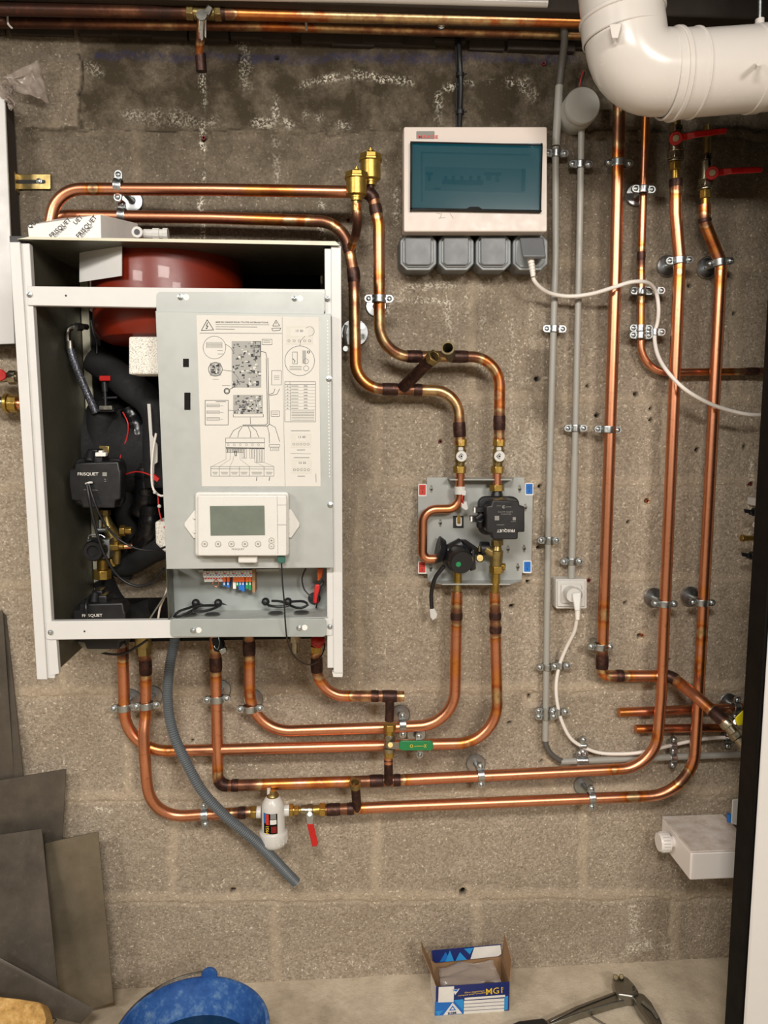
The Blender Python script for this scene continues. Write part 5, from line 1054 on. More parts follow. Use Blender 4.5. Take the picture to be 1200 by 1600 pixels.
# pumps
def boiler_pump(cx, cy, label, full=True):
    pu = MB().lathe([(0, 0), (.030, 0), (.036, .008), (.036, .032), (.033, .046), (0, .048)], P(cx+10, cy, .10), Vector((0, -1, 0)), 40).build('pump', 'steel', bo, label=label)
    MB().rbx(cx-33, cy-40, cx+45, cy+36, .138, .122, 12).build('motor_flange', 'black', pu, bev=.002)
    b = MB().mat('chrome'); 
    for k in range(5): b.hexa([(cx+30+k*.5, cy-30+k*14, .15), (cx+44-k, cy-28+k*14, .14), (cx+46-k, cy-22+k*14, .14), (cx+31+k*.5, cy-20+k*14, .15)], [(cx+30+k*.5, cy-30+k*14, .14), (cx+44-k, cy-28+k*14, .13), (cx+46-k, cy-22+k*14, .13), (cx+31+k*.5, cy-20+k*14, .14)])
    b.mat('ink').disc((cx+38, cy-32, .1405), 7, .002).build('cast_lugs', None, pu, bev=.0008)
    hw = 41
    o = [(-32, -33), (38, -35), (40, -22), (42, -20), (41, 24), (32, 26), (32, 38), (-20, 38), (-24, 28), (-38, 26), (-42, 0), (-42, -23), (-33, -24)]
    cv = MB().pp([(cx+a_*.98, cy+b_) for a_, b_ in o], .195, .165).build('electronics_cover', 'black', pu, bev=.0025, seg=3)
    b = MB().mat('wprint').text('FRISQUET', (cx-27, cy-13, .1955), 4.6, sx=1.08, bold=.01)
    if full: b.mat('ink3').rbx(cx+12, cy-18, cx+19, cy-12, .1957, .1955, .5).line([(cx-17, cy+9), (cx-8, cy+9.5)], .1955, .7).line([(cx-4, cy+9.5), (cx+5, cy+10)], .1955, .5).line([(cx+15, cy-8), (cx+17, cy-6)], .1955, .8).line([(cx+15, cy-4), (cx+18, cy-4)], .1955, .8).line([(cx-12, cy+14), (cx-7, cy+18)], .1955, .4)
    b.build('cover_print', None, cv)
    b = MB().bx(cx-12, cy-54, cx+5, cy-45, .17, .14); b.bx(cx-17, cy-46, cx+12, cy-32, .185, .15); b.rod((cx-6, cy-50, .18), (cx-8, cy-34, .19), 13); b.build('plug_block', 'black', pu, bev=.002)
    return pu
boiler_pump(148, 756, 'black square circulator pump at mid height inside the casing')
MB().mat('wprint').rbx(149, 707, 165, 713, .19, .18, 1).rbx(154, 704, 160, 707, .19, .18, 1).build('white_plug', None, bo)
boiler_pump(155, 977, 'black square circulator pump at the bottom of the casing', False)
MB().rod((158, 690, .10), (158, 706, .10), 24).build('copper_end', 'copper', bo); MB().rod((166, 696, .11), (166, 708, .11), 26, seg=6).build('hex_nut', 'brassd', bo, bev=.001)
MB().tube(spline([(136, 756, .2), (139, 775, .205), (148, 820, .20), (165, 870, .19), (190, 905, .18), (215, 916, .18), (240, 908, .19), (256, 888, .21)]), .0021, 10).build('pump_cable', 'black', bo)
MB().tube(spline([(139, 756, .2), (146, 780, .205), (160, 812, .2), (180, 838, .19), (210, 856, .19), (240, 860, .2), (260, 854, .22)]), .0017, 10).build('pump_cable', 'black', bo)
MB().tube(spline([(134, 756, .198), (140, 754, .2), (144, 754, .198)]), .0016, 8).build('cable_tie', 'plast', bo)
MB().tube(spline([(137, 968, .2), (134, 945, .2), (142, 930, .18), (150, 925, .17)]), .002, 8).build('pump_cable', 'black', bo)
MB().tube(spline([(140, 1010, .12), (160, 1020, .12), (190, 1022, .12), (215, 1010, .13), (230, 1000, .14)]), .002, 8).build('pump_cable', 'black', bo)
# brass group between the pumps
MB().rod((164, 796, .12), (164, 805, .12), 18, seg=8).rod((165, 805, .12), (168, 822, .12), 11, 20).rod((168, 820, .12), (178, 838, .11), 18, 22).rod((180, 835, .11), (181, 880, .10), 20, 14).build('brass_body', 'brassd', bo, bev=.0008)
MB().rod((196, 829, .12), (206, 829, .12), 11, seg=6).rod((188, 829, .12), (196, 829, .12), 16, seg=6).rod((175, 855, .12), (186, 854, .12), 14, seg=6).rod((186, 854, .12), (193, 854, .12), 9).rod((175, 872, .10), (175, 884, .10), 17, seg=8).build('brass_unions', 'brass', bo, bev=.0006)
MB().rod((193, 854, .115), (206, 853, .11), 9).build('copper_end', 'copper', bo)
MB().rbx(136, 843, 171, 873, .145, .12, 1.5).build('valve_plate', 'chrome', bo, bev=.0008)
MB().lathe([(0, 0), (.0155, 0), (.0165, .004), (.0165, .02), (.014, .026), (.009, .026), (.009, .02), (0, .02)], P(153, 857, .145), Vector((0, -1, 0)), 32).build('valve_knob', 'black', bo)
MB().tube(spline([(138, 842, .15), (139, 837, .15), (158, 836, .15), (164, 840, .15)]), .0012, 8).build('wire_bail', 'chrome', bo)
MB().rod((156, 812, .13), (156, 826, .13), 5).rod((153, 828, .13), (166, 828, .13), 8).build('bleed_screw', 'chrome', bo)
MB().rod((160, 874, .12), (160, 890, .12), 16).rod((160, 890, .12), (160, 904, .12), 28, seg=8).build('brass_outlet', 'brass', bo, bev=.001)
# connectors under the boiler
for x, y, w, nm, m in ((190, 996, 20, 'hex_nut', 'brassd'), (224, 1010, 22, 'hex_nut', 'brassd')): MB().rod((x, y, .055), (x+1, y+13, .055), w, seg=6).build(nm, m, bo, bev=.0008)
MB().rod((224, 990, .055), (224, 1010, .055), 26).build('union', 'brassd', bo)
MB().rod((219, 955, .06), (220, 972, .06), 10).build('copper_end', 'copper', bo)
MB().rod((388, 992, .045), (388, 1000, .045), 16, seg=6).build('hex_nut', 'brassd', bo)
MB().rod((461, 990, .05), (461, 1003, .05), 19, seg=8).rod((461, 1003, .05), (461, 1020, .05), 14, seg=12).build('drain_fitting', 'nickel', bo, bev=.0006)
MB().ball((497, 1001, .09), 24).build('red_cap', 'red', bo); MB().rod((493, 1008, .085), (494, 1018, .082), 16, seg=6).build('hex_nut', 'brass', bo, bev=.0006)
MB().tube(spline([(338, 996, .06), (335, 1010, .065), (340, 1015, .07), (343, 1003, .07), (340, 992, .065)]), .0006, 6).build('loose_wire', 'chrome', bo); MB().pp([(330, 998), (345, 998), (350, 1012), (343, 1020), (334, 1018)], .065, .045).build('insulation_end', 'matblack', bo, bev=.002)
MB().pp([(342, 1016), (352, 1012), (354, 1018), (346, 1024)], .075, .065).build('sensor_clip', 'chrome', bo, bev=.0006)
# ------------------------------------------------------------------ things on top of the boiler
ztop = zt_+.0005
def TP(px, d, h=0.0):      # point standing on the boiler top at depth d under pixel column px
    x = P(px, 370, d).x; return Vector((x, -d, ztop+h))
t = thing('printed_carton', 'white carton with diagonal black lettering lying on the boiler', 'box', TP(120, .2))
A = [P(45, 373, .24), P(158, 371, .235), P(157, 335, .235), P(43, 352, .24)]
A[0].z = ztop; A[1].z = ztop
bk = [P(92, 362, .10), P(222, 362, .11), P(215, 349, .11), P(88, 342, .10)]; bk[0].z = ztop; bk[1].z = ztop
box = MB().hexa(A, bk).build('carton_body', 'wprint', t, bev=.0008)
fx = (A[1]-A[0]).normalized(); fn = fx.cross(Vector((0, 0, 1))).normalized(); fz = fn.cross(fx) * -1
fz = Vector((0, 0, 1)); FM = Matrix((fx, fz, fn)).transposed().to_4x4()
b = MB().mat('ink')
def ct_(s, px, py, h, ang, m='ink', bold=.01):
    u = (px-44)/(158-44); base = A[0].lerp(A[1], u); base.z = P(px, py, .237).z; b.mat(m).text(s, base, h, ang=ang, face=FM, bold=bold, th=.0012)
ct_('QUET', 46, 358.5, 6.2, 35); ct_('FRISQUET', 80, 373, 6.2, 42); ct_('FRISQUET', 123, 373, 6.5, 48); ct_('UET', 119, 352, 6.0, 45); ct_('ECO RADIO', 86, 372, 3, 42, 'ink2', 0); ct_('ECO RADIO', 128, 372, 3, 46, 'ink2', 0)
b.build('carton_lettering', None, box)
sx_ = (bk[1]-A[1]).normalized(); sn = sx_.cross(Vector((0, 0, 1))).normalized(); SM = Matrix((sx_, Vector((0, 0, 1)), sn)).transposed().to_4x4()
c = MB().mat('ink')
L_ = (bk[1]-A[1]).length
def sp(u, h): return A[1]+sx_*(L_*u)+Vector((0, 0, h))+sn*.0009
rn = random.Random(5)
for k in range(16):
    u = .34+k*.022; w = rn.choice((.006, .010, .014)); c.prism([sp(u, .006), sp(u+w, .006), sp(u+w, .018), sp(u, .018)], sn*.0003)
c.build('barcode', None, box)
MB().hexa([(92, 345, .236), (106, 339, .236), (104, 352, .237), (99, 352, .237)], [(92, 345, .230), (106, 339, .230), (104, 352, .231), (99, 352, .231)]).build('thumb_hole', 'ink', box) if False else None
t = thing('plastic_fitting', 'white plastic cable gland with a cross screw lying beside the carton', 'fitting', TP(228, .215))
r_ = .0085
def tw(px, d, h): return TP(px, d, h)
fd = P(214, 362.5, .235)+Vector((0, .02, 0))
MB().lathe([(0, 0), (.0078, 0), (.0078, .02), (0, .02)], fd, Vector((0, -1, 0)), 28).build('screw_drum', 'plast', t, bev=.0008)
MB().mat('ink2').lathe([(0, 0), (.004, 0), (.004, .0004), (0, .0004)], fd+Vector((0, -.0201, 0)), Vector((0, -1, 0)), 16).build('cross_screw', None, t)
MB().lathe([(0, 0), (.0065, 0), (.0065, .012), (.0082, .0125), (.0082, .021), (.0068, .0215), (.0068, .026), (.0085, .0265), (.0085, .033), (0, .033)], fd+Vector((.007, -.009, 0)), Vector((1, 0, 0)), 12).build('gland', 'plast', t, ang=25)
solo('paper_scrap', 'small curled white scrap standing on the boiler top', 'scrap', MB().hexa([TP(282, .15), TP(290, .15), TP(284, .15, .012)], [TP(282, .148), TP(290, .148), TP(285, .148, .012)]), 'plast')
solo('paper_slip', 'flat white slip lying on the boiler top near its middle', 'paper', MB().prism([TP(348, .2, .0005), TP(384, .2, .0005), TP(388, .08, .0005), TP(352, .08, .0005)], Vector((0, 0, .003))), 'plast')
# ------------------------------------------------------------------ left neighbour
t = thing('wall_cabinet', 'white metal cabinet cut by the left frame edge, with a dark side', 'cabinet', (0, 537, .05))
MB().pp([(-60, 150), (7, 150), (23, 537), (-60, 540)], .055, .05).build('front_panel', 'white', t, bev=.001)
x_ = (P(8, 150, .05).x+P(22, 537, .05).x)/2
MB().wb((P(-60, 400, .05).x, -.05, P(20, 536, .055).z), (x_, -.008, P(8, 152, .055).z)).build('casing', 'timber', t)
t = thing('wall_bracket', 'brass coloured slotted bracket screwed to the wall beside the left cabinet', 'bracket', (50, 296, .006))
MB().rbx(22, 272, 79, 295.5, .006, .003, 1).build('plate', 'brassd', t, bev=.0006); MB().mat('ink').rbx(25, 281, 71, 287, .0064, .006, 2.5).build('slot', None, t); screw(61, 283, .0065, 7, t)
MB().bx(20, 268, 24, 298, .02, .004).build('fold', 'brassd', t)
t = thing('red_knob_valve', 'nickel valve with a red knob, half cut by the left frame edge', 'valve', (10, 603, .05))
MB().rod((-30, 592, .05), (28, 589, .05), 14).rod((14, 590, .05), (26, 590, .05), 21, seg=8).build('body', 'nickel', t, bev=.0008)
MB().rod((0, 586, .055), (0, 586, .085), 17).build('red_knob', 'red', t, bev=.0015)
t = thing('brass_union', 'brass pipe union at the left frame edge, below the red knob', 'pipe fitting', (10, 645, .05))
MB().rod((-30, 628, .05), (9, 629, .05), 18).build('pipe', 'nickel', t); MB().rod((8, 630, .05), (14, 630, .05), 29, 30).rod((14, 630, .05), (28, 631, .05), 27, seg=8).build('hex_nut', 'brass', t, bev=.001); MB().rod((28, 631, .05), (48, 631, .05), 18).build('tail', 'copper', t)
# plastic bag at the upper left
def sheet(name, label, cat, grid, m, amp, seed, th=.0006):
    n = 14; mb = MB(); rows = []
    a, b_, c_, d_ = [V(p) for p in grid]
    for i in range(n+1):
        row = []
        for j in range(n+1):
            u = i/n; v = j/n; p = a.lerp(b_, u).lerp(d_.lerp(c_, u), v)
            p = p+Vector((0, -1, 0))*amp*(noise.noise(Vector((u*3+seed, v*3, 0)))+.5*noise.noise(Vector((u*8, v*8+seed, 2))))+Vector((amp*.6*noise.noise(Vector((u*4, v*4, seed))), 0, amp*.6*noise.noise(Vector((v*4, u*4, seed+5)))))
            row.append(mb.bm.verts.new(p))
        rows.append(row)
    for i in range(n):
        for j in range(n): mb.f([rows[i][j], rows[i+1][j], rows[i+1][j+1], rows[i][j+1]])
    o = mb.build(name, m, None); s = o.modifiers.new('thickness', 'SOLIDIFY'); s.thickness = th; return tag(o, label, cat)
sheet('plastic_bag', 'crumpled clear plastic bag hanging at the upper left corner', 'plastic bag', [(5, 120, .03), (60, 92, .03), (75, 158, .02), (22, 142, .03)], 'film', .012, 2.3)
sheet('plastic_bag', 'folded end of clear plastic behind the cabinet top, left edge', 'plastic bag', [(-10, 120, .06), (14, 128, .06), (28, 180, .05), (8, 150, .06)], 'film', .02, 7.7)
# ------------------------------------------------------------------ magnetic filter
t = thing('magnetic_filter', 'white bottle shaped magnetic filter with a dark brass cap on the lower pipe', 'filter', (427, 1328, .06))
def zz(y): return P(427, y, .065).z
cx_ = P(427, 1280, .065).x; s6 = S(.065)
def lz(mb, prof, seg=40): return mb.lathe([(w/2*s6, zz(y)-zz(1328)) for w, y in prof], Vector((cx_, -.065, zz(1328))), Vector((0, 0, 1)), seg)
lz(MB(), [(0, 1324), (16, 1324), (34, 1320), (44, 1315), (46, 1310), (47, 1301), (46, 1299), (40, 1297), (38, 1295), (37, 1262), (36, 1256), (30, 1250), (24, 1246), (20, 1244), (0, 1244)]).build('canister', 'plast', t)
b = MB()
for k in range(18):
    a_ = 2*math.pi*k/18; r1 = 22.6*s6; c = Vector((cx_+r1*math.cos(a_), -.065+r1*math.sin(a_), 0)); b.tube([c+Vector((0, 0, zz(1313)-zz(1328)+zz(1328))), c+Vector((0, 0, zz(1300)))], .0010, 6)
b.build('collar_ribs', 'plast', t)
lz(MB(), [(0, 1253), (20, 1252), (20, 1242), (17, 1240), (11, 1238), (11, 1235), (0, 1235)], 24).build('brass_cap', 'brassd', t, ang=25)
MB().rod((420, 1242, .065), (420, 1232, .065), 6).build('bleed_tip', 'plast', t)
MB().rod((401, 1269, .06), (408, 1269, .06), 19).rod((444, 1266, .06), (452, 1266, .06), 19).build('side_ports', 'plast', t, bev=.0005)
MB().rod((392, 1269, .055), (402, 1269, .055), 20, seg=6).build('hex_nut', 'brass', t, bev=.0008)
# label curved around the canister
r7 = 37.9/2*s6
def lp(px, y, ex=0.0):
    a_ = math.asin(max(-1, min(1, (px-427)/19.0))); return Vector((cx_+(r7+ex)*math.sin(a_), -.065-(r7+ex)*math.cos(a_), zz(y)))
def lab(mb, x0, y0, x1, y1, ex, m):
    mb.mat(m); n = 6
    for k in range(n):
        a_ = x0+(x1-x0)*k/n; c_ = x0+(x1-x0)*(k+1)/n
        mb.f([mb.bm.verts.new(lp(a_, y0, ex)), mb.bm.verts.new(lp(c_, y0, ex)), mb.bm.verts.new(lp(c_, y1, ex)), mb.bm.verts.new(lp(a_, y1, ex))])
b = MB(); lab(b, 413, 1263, 435, 1294, .0002, 'blackp'); lab(b, 413, 1263, 418, 1278, .0004, 'blue'); lab(b, 416.5, 1264, 421.5, 1280, .0005, 'rprint'); lab(b, 424, 1263, 433, 1271, .0005, 'ink3'); lab(b, 423.5, 1272, 433.5, 1279, .0005, 'wprint')
for k in range(4): lab(b, 425.5+k*2.2, 1282, 426.3+k*2.2, 1292, .0005, 'rprint')
b.mat('yprint').text('MG1', (*[420.0, 1303], .065+r7+.0012), 5.0, ang=90, sx=1.0, bold=.02)
b.build('filter_label', None, t, smooth=False)
t = thing('ball_valve', 'ball valve with a red hanging lever, beside the white magnetic filter', 'valve', (480, 1322, .055))
d = .055
MB().rod((451, 1266, d), (458, 1266, d), 21, seg=6).rod((454, 1266, d), (461, 1266, d), 14).rod((460, 1266, d), (467, 1266, d), 15, seg=6).rod((466, 1266, d), (471, 1266, d), 10).build('union', 'brass', t, bev=.0006)
MB().rod((470, 1266, d), (489, 1266, d), 17, 18).rod((480, 1266, d), (488, 1266, d), 20, 20).build('body', 'nickel', t, bev=.0008)
MB().rod((489, 1266, d), (500, 1265, d), 16).rod((499, 1265, d), (508, 1265, d), 21, seg=6).build('outlet_nut', 'brass', t, bev=.0006)
MB().rod((484, 1272, d+.01), (484, 1272, d+.026), 7).build('stem', 'chrome', t)
MB().hexa([(478, 1271, d+.024), (490, 1271, d+.024), (489, 1288, d+.026), (480, 1288, d+.026)], [(478, 1271, d+.022), (490, 1271, d+.022), (489, 1288, d+.024), (480, 1288, d+.024)]).build('lever_arm', 'chrome', t, bev=.0005)
MB().hexa([(479.5, 1287, d+.026), (490, 1287, d+.026), (497, 1318, d+.034), (495, 1322, d+.034), (488, 1323, d+.034)], [(479.5, 1287, d+.022), (490, 1287, d+.022), (497, 1318, d+.03), (495, 1322, d+.03), (488, 1323, d+.03)]).build('lever_sleeve', 'red', t, bev=.001)
# ------------------------------------------------------------------ right hand side
t = thing('gas_valve', 'brass valve with a yellow handle, half hidden by the black edge', 'valve', (1150, 1165, .15))
a = P(1134, 1129, .15); b_ = P(1164, 1164, .17); u = (b_-a).normalized(); L_ = (b_-a).length
MB().lathe([(0, 0), (.011, 0), (.012, .004), (.012, .011), (.010, .012), (.0105, .022), (.0125, .024), (.0125, .032), (.010, .034), (.0105, .05), (0, .05)], a-u*.004, u, 12).build('body', 'nickel', t, ang=30)
MB().rod((1150, 1130, .17), (1150, 1128, .185), 8).build('stem', 'nickel', t)
MB().hexa([(1148, 1122, .20), (1160, 1110, .20), (1172, 1110, .20), (1172, 1131, .20), (1152, 1134, .20)], [(1148, 1122, .18), (1160, 1110, .18), (1172, 1110, .18), (1172, 1131, .18), (1152, 1134, .18)]).build('yellow_handle', 'yellow', t, bev=.002)
t = thing('manifold_cabinet', 'narrow white wall box with black knobs beside the black edge, mostly hidden', 'manifold', (1190, 880, .06))
MB().bx(1183, 790, 1215, 880, .05, .045).bx(1188, 780, 1215, 792, .045, .002).build('bracket', 'white', t, bev=.0006)
for (x, y) in ((1172, 800), (1168, 868)):
    MB().rod((x+10, y, .06), (x+4, y, .06), 13, 14).rod((x+4, y, .06), (x-1, y+1, .06), 9).hexa([(x-10, y-5, .064), (x+2, y-3, .064), (x+2, y+3, .064), (x-9, y+1, .064)], [(x-10, y-5, .058), (x+2, y-3, .058), (x+2, y+3, .058), (x-9, y+1, .058)]).build('black_knob', 'black', t, bev=.001)
MB().rod((1180, 841, .06), (1160, 841, .06), 9, 9).rod((1163, 841, .06), (1158, 841, .06), 12, seg=8).build('brass_tap', 'brass', t, bev=.0005)
MB().rod((1184, 820, .06), (1178, 820, .06), 9).rod((1184, 850, .06), (1178, 850, .06), 9).build('white_spigots', 'plast', t)
# tall white unit with a black side
t = thing('tall_appliance', 'tall white appliance with a glossy black side strip at the right frame edge', 'appliance', (1180, 1700, .28))
da, db = .25, .295
xa = P(1158, 1150, da).x; xa = (P(1190, 640, da).x+P(1130, 1600, da).x)/2
z_lo = 0.0; z_hi = H+.75
MB().wb((xa, -db, z_lo), (xa+.5, -da, z_hi)).build('black_frame', 'blackp', t, bev=.002)
MB().wb((xa+.004, -db-.006, z_lo+.01), (xa+.5, -db-.0005, z_hi-.01)).build('white_door', 'wpanel', t, bev=.003)
# white condensate boxes
M['boxw'] = mat('bright_white_plastic', 'F1EBE6', .35, var=.02)
t = thing('white_box', 'dusty white plastic box with a ribbed cap at the lower right of the wall', 'box', (1090, 1375, .12))
fr = [(1080, 1375.5, .125), (1151, 1373, .125), (1153, 1328, .125), (1080, 1330, .125)]
bkp = [(1046, 1320, .02), (1132, 1318, .02), (1124, 1272, .02), (1044, 1278, .02)]
F_ = [V(p) for p in fr]; zt2 = (F_[2].z+F_[3].z)/2; zb2 = (F_[0].z+F_[1].z)/2
xL = P(1079, 1350, .125).x; xR = P(1156, 1350, .125).x+.01
MB().wb((xL, -.125, zb2), (xR+.02, -.004, zt2-.003)).build('tank', 'boxw', t, bev=.003, seg=3)
MB().wb((xL, -.125, zt2-.003), (xR+.02, -.004, zt2)).build('dusty_lid', 'dusty', t, bev=.0012)
cyy = P(1050, 1315, .13)
pz = (zt2+zb2)/2+.005
MB().lathe([(0, 0), (.010, 0), (.010, .009), (.017, .009), (.0175, .011), (.0175, .025), (.016, .028), (0, .028)], Vector((xL, -.055, pz)), Vector((-1, 0, 0)), 28).build('cap', 'boxw', t, ang=30)
b = MB()
for k in range(20):
    a_ = 2*math.pi*k/20; b.tube([Vector((xL-.012, -.055+.0175*math.cos(a_), pz+.0175*math.sin(a_))), Vector((xL-.024, -.055+.0175*math.cos(a_), pz+.0175*math.sin(a_)))], .0009, 5)
b.build('cap_ribs', 'plast', t)
solo('white_case', 'smaller white plastic case standing behind the dusty white box', 'case', MB().hexa([(1144, 1249, .1), (1200, 1243, .1), (1200, 1300, .1), (1142, 1287, .1)], [(1144, 1249, .001), (1200, 1243, .001), (1200, 1300, .001), (1142, 1287, .001)]), 'plast', bev=.002)
solo('blue_ring', 'small blue plastic ring peeping out beside the white case', 'fitting', MB().rod((1140, 1272, .06), (1140, 1284, .06), 9), 'blue', bev=.0006)
# ------------------------------------------------------------------ steel sheets leaning on the left
def slab(label, pts, m, th=.003):
    W_ = [V(p) for p in pts]; n = (W_[1]-W_[0]).cross(W_[2]-W_[1]).normalized()
    if n.y < 0: n = -n
    return solo('steel_sheet', label, 'metal sheet', MB().prism(W_, n*th), m, group='offcuts of steel sheet leaning on the wall')
slab('tall narrow dark strip of sheet at the left frame edge, behind the others', [(-30, 950, .012), (4, 955, .012), (22, 1215, .02), (-30, 1222, .02)], 'sheet')
slab('second dark strip directly right of the tall narrow one at the left edge', [(4, 958, .004), (9, 962, .004), (36, 1213, .02), (20, 1216, .02)], 'sheet')
slab('wide dark sheet with a slanting top, uppermost of the leaning offcuts', [(-40, 1226, .028), (103, 1202, .028), (97, 1315, .036), (88, 1480, .05), (-40, 1500, .05)], 'sheet')
slab('front scratched dark sheet with a pale scratch line at the left edge', [(-40, 1310, .06), (65, 1295, .06), (92, 1560, .13), (-40, 1580, .13)], 'sheet')
slab('olive tinted sheet, rightmost of the leaning offcuts', [(70, 1318, .045), (153, 1300, .045), (177, 1566, .075), (90, 1592, .075)], 'sheet2')
slab('narrow dark strip lying slanted across the foot of the other sheets', [(-40, 1482, .16), (2, 1506, .16), (143, 1582, .135), (126, 1600, .14), (-40, 1560, .165)], 'sheet', .006)
# wood offcut
solo('wood_offcut', 'rough chipboard offcut in the bottom left corner', 'wood', MB().hexa([(-60, 1553, .22), (-5, 1557, .22), (30, 1561, .22), (62, 1566, .22), (68, 1578, .23), (71, 1592, .24), (66, 1660, .24), (-60, 1680, .24)], [V(p)+Vector((0, .03, -.03)) for p in [(-60, 1553, .22), (-5, 1557, .22), (30, 1561, .22), (62, 1566, .22), (68, 1578, .23), (71, 1592, .24), (66, 1660, .24), (-60, 1680, .24)]]), 'wood', bev=.003)
solo('wire_coil', 'small coil of thin wire on the floor beside the slanted sheet', 'wire', MB().tube(spline([G(70, 1596), G(80, 1590), G(88, 1594), G(82, 1600), G(72, 1598), G(76, 1592), G(86, 1592)]), .0012, 6), 'steel')
# ------------------------------------------------------------------ bucket
rc = P(300, 1610, .30); Rb = 117*((CAM-rc).length/F)*.805
t = thing('bucket', 'blue plastic bucket with water in it, cut by the bottom frame edge', 'bucket', Vector((rc.x, rc.y, 0)))
hb = rc.z; Rl = Rb*.72
MB().lathe([(0, 0), (Rl, 0), (Rl+.003, .004), (Rb-.006, hb-.02), (Rb, hb-.018), (Rb+.004, hb-.014), (Rb+.004, hb-.002), (Rb+.002, hb), (Rb-.002, hb), (Rb-.004, hb-.012), (Rb-.010, hb-.022), (Rl-.001, .006), (0, .006)], Vector((rc.x, rc.y, 0)), Vector((0, 0, 1)), 64).build('tub', 'bucket', t, ang=50)
hw_ = min((k_/100*hb for k_ in range(5, 96)), key=lambda h_: abs(proj(Vector((rc.x, rc.y+Rl+(Rb-Rl)*h_/hb-.004, h_)))[1]-1586)); MB().lathe([(0, 0), (Rl+(Rb-Rl)*hw_/hb-.004, 0), (Rl+(Rb-Rl)*hw_/hb-.004, .001), (0, .001)], Vector((rc.x, rc.y, hw_)), Vector((0, 0, 1)), 48).build('water', 'water', t)
lg = Vector((rc.x+.008, rc.y+Rb+.002, hb))
MB().lathe([(0, 0), (.012, 0), (.013, .002), (.013, .006), (.012, .008), (0, .008)], lg+Vector((0, .004, .001)), Vector((0, -1, 0)), 20).build('handle_lug', 'bucket', t)
w_ = []
for k in range(15):
    a_ = math.radians(92+k*6.2); w_.append(Vector((rc.x+(Rb+.007)*math.cos(a_), rc.y+(Rb+.007)*math.sin(a_), hb+.004-.001*k)))
MB().tube(w_, .0016, 8).build('wire_handle', 'steel', t)
# ------------------------------------------------------------------ filter carton on the floor
t = thing('filter_carton', 'open blue and white filter carton with a plastic bag inside, on the floor', 'box', G(740, 1585))
b0 = G(680.5, 1587); b1 = G(795.5, 1579); ux = (b1-b0).normalized(); ny = Vector((-ux.y, ux.x, 0)); W0 = (b1-b0).length; dpt = .062
hgt = (P(680, 1542, -b0.y).z)
def cb(u, v, h): return b0+ux*(u*W0)+ny*v+Vector((0, 0, h))
q4 = lambda u0, v0, u1, v1, h0, h1: [cb(u0, v0, h0), cb(u1, v1, h0), cb(u1, v1, h1), cb(u0, v0, h1)]
fp = MB().mat('navy').prism(q4(0, 0, 1, 0, 0, hgt), ny*.0008).build('front_wall', None, t)
MB().prism(q4(0, 0, 0, dpt, 0, hgt), ux*.0008).build('left_wall', 'wprint', t); MB().prism(q4(1, 0, 1, dpt, 0, hgt), ux*-.0008).build('right_wall', 'cardb', t); MB().prism(q4(0, dpt, 1, dpt, 0, hgt), ny*-.0008).build('back_wall', 'cardb', t); MB().prism([cb(0, 0, 0), cb(1, 0, 0), cb(1, dpt, 0), cb(0, dpt, 0)], Vector((0, 0, .0008))).build('bottom', 'cardb', t)
MB().prism([cb(0, .002, hgt), cb(0, dpt, hgt), cb(-.14, dpt*.95, hgt+.045), cb(-.16, dpt*.5, hgt+.048)], ux*.0008).build('left_flap', 'cardb', t)
MB().prism([cb(1, .002, hgt), cb(1, dpt, hgt), cb(1.03, dpt*.95, hgt+.05), cb(1.06, dpt*.35, hgt+.026)], ux*.0008).build('right_flap', 'cardb', t)
lidp = [cb(.03, dpt, hgt+.028), cb(.10, dpt*.99, hgt+.018), cb(.96, dpt*.99, hgt+.018), cb(1.0, dpt, hgt+.022), cb(.99, dpt+.012, hgt+.042), cb(.02, dpt+.012, hgt+.042)]
MB().prism([cb(0, dpt, hgt), cb(1, dpt, hgt), cb(1, dpt+.004, hgt+.02), cb(0, dpt+.004, hgt+.02)], ny*.0008).build('lid', 'cardb', t)
lp_ = lambda u, h, e=0.0: cb(u, dpt-.006-e, hgt+h)
lf = MB().mat('navy').prism([lp_(.02, .008), lp_(.06, .003), lp_(.94, .008), lp_(.99, .012), lp_(.98, .032), lp_(.01, .028)], ny*.0008)
lf = lf.build('lid_flap', None, t)
b = MB(); b.mat('wprint').prism([lp_(.55, .0065, .0008), lp_(.94, .009, .0008), lp_(.985, .013, .0008), lp_(.97, .031, .0008), lp_(.60, .0295, .0008)], ny*.0004).mat('sky').prism([lp_(.2, .0045, .0008), lp_(.32, .005, .0008), lp_(.26, .027, .0008)], ny*.0004).prism([lp_(.34, .005, .0008), lp_(.5, .006, .0008), lp_(.4, .022, .0008)], ny*.0004).prism([lp_(.46, .028, .0008), lp_(.59, .029, .0008), lp_(.54, .016, .0008)], ny*.0004).mat('blue').prism([lp_(.12, .005, .0006), lp_(.28, .005, .0006), lp_(.2, .024, .0006)], ny*.0002); b.build('lid_print', None, lf)
FM2 = Matrix((ux, Vector((0, 0, 1)), -ny)).transposed().to_4x4()
def fpt(X, Y):   # zoom picture coordinates of the front face -> carton front
    px = 640+X/6.667; py = 1460+Y/6.667; u = (px-680.5)/115.0; top = 1542-u*10; bot = 1587-u*8; h = hgt*(bot-py)/(bot-top); return u, h
def fq(mb, pts, m, e): mb.mat(m).prism([cb(*((lambda u, h: (u, -e, h))(*fpt(X, Y)))) for X, Y in pts], ny*.0002); return mb
b = MB(); fq(b, [(262, 700), (560, 680), (560, 830), (262, 850)], 'blue', .0003); fq(b, [(985, 640), (1022, 630), (1022, 780), (985, 790)], 'sky', .0003); fq(b, [(455, 680), (555, 670), (555, 790)], 'sky', .0005); fq(b, [(265, 800), (350, 790), (300, 845)], 'sky', .0005)
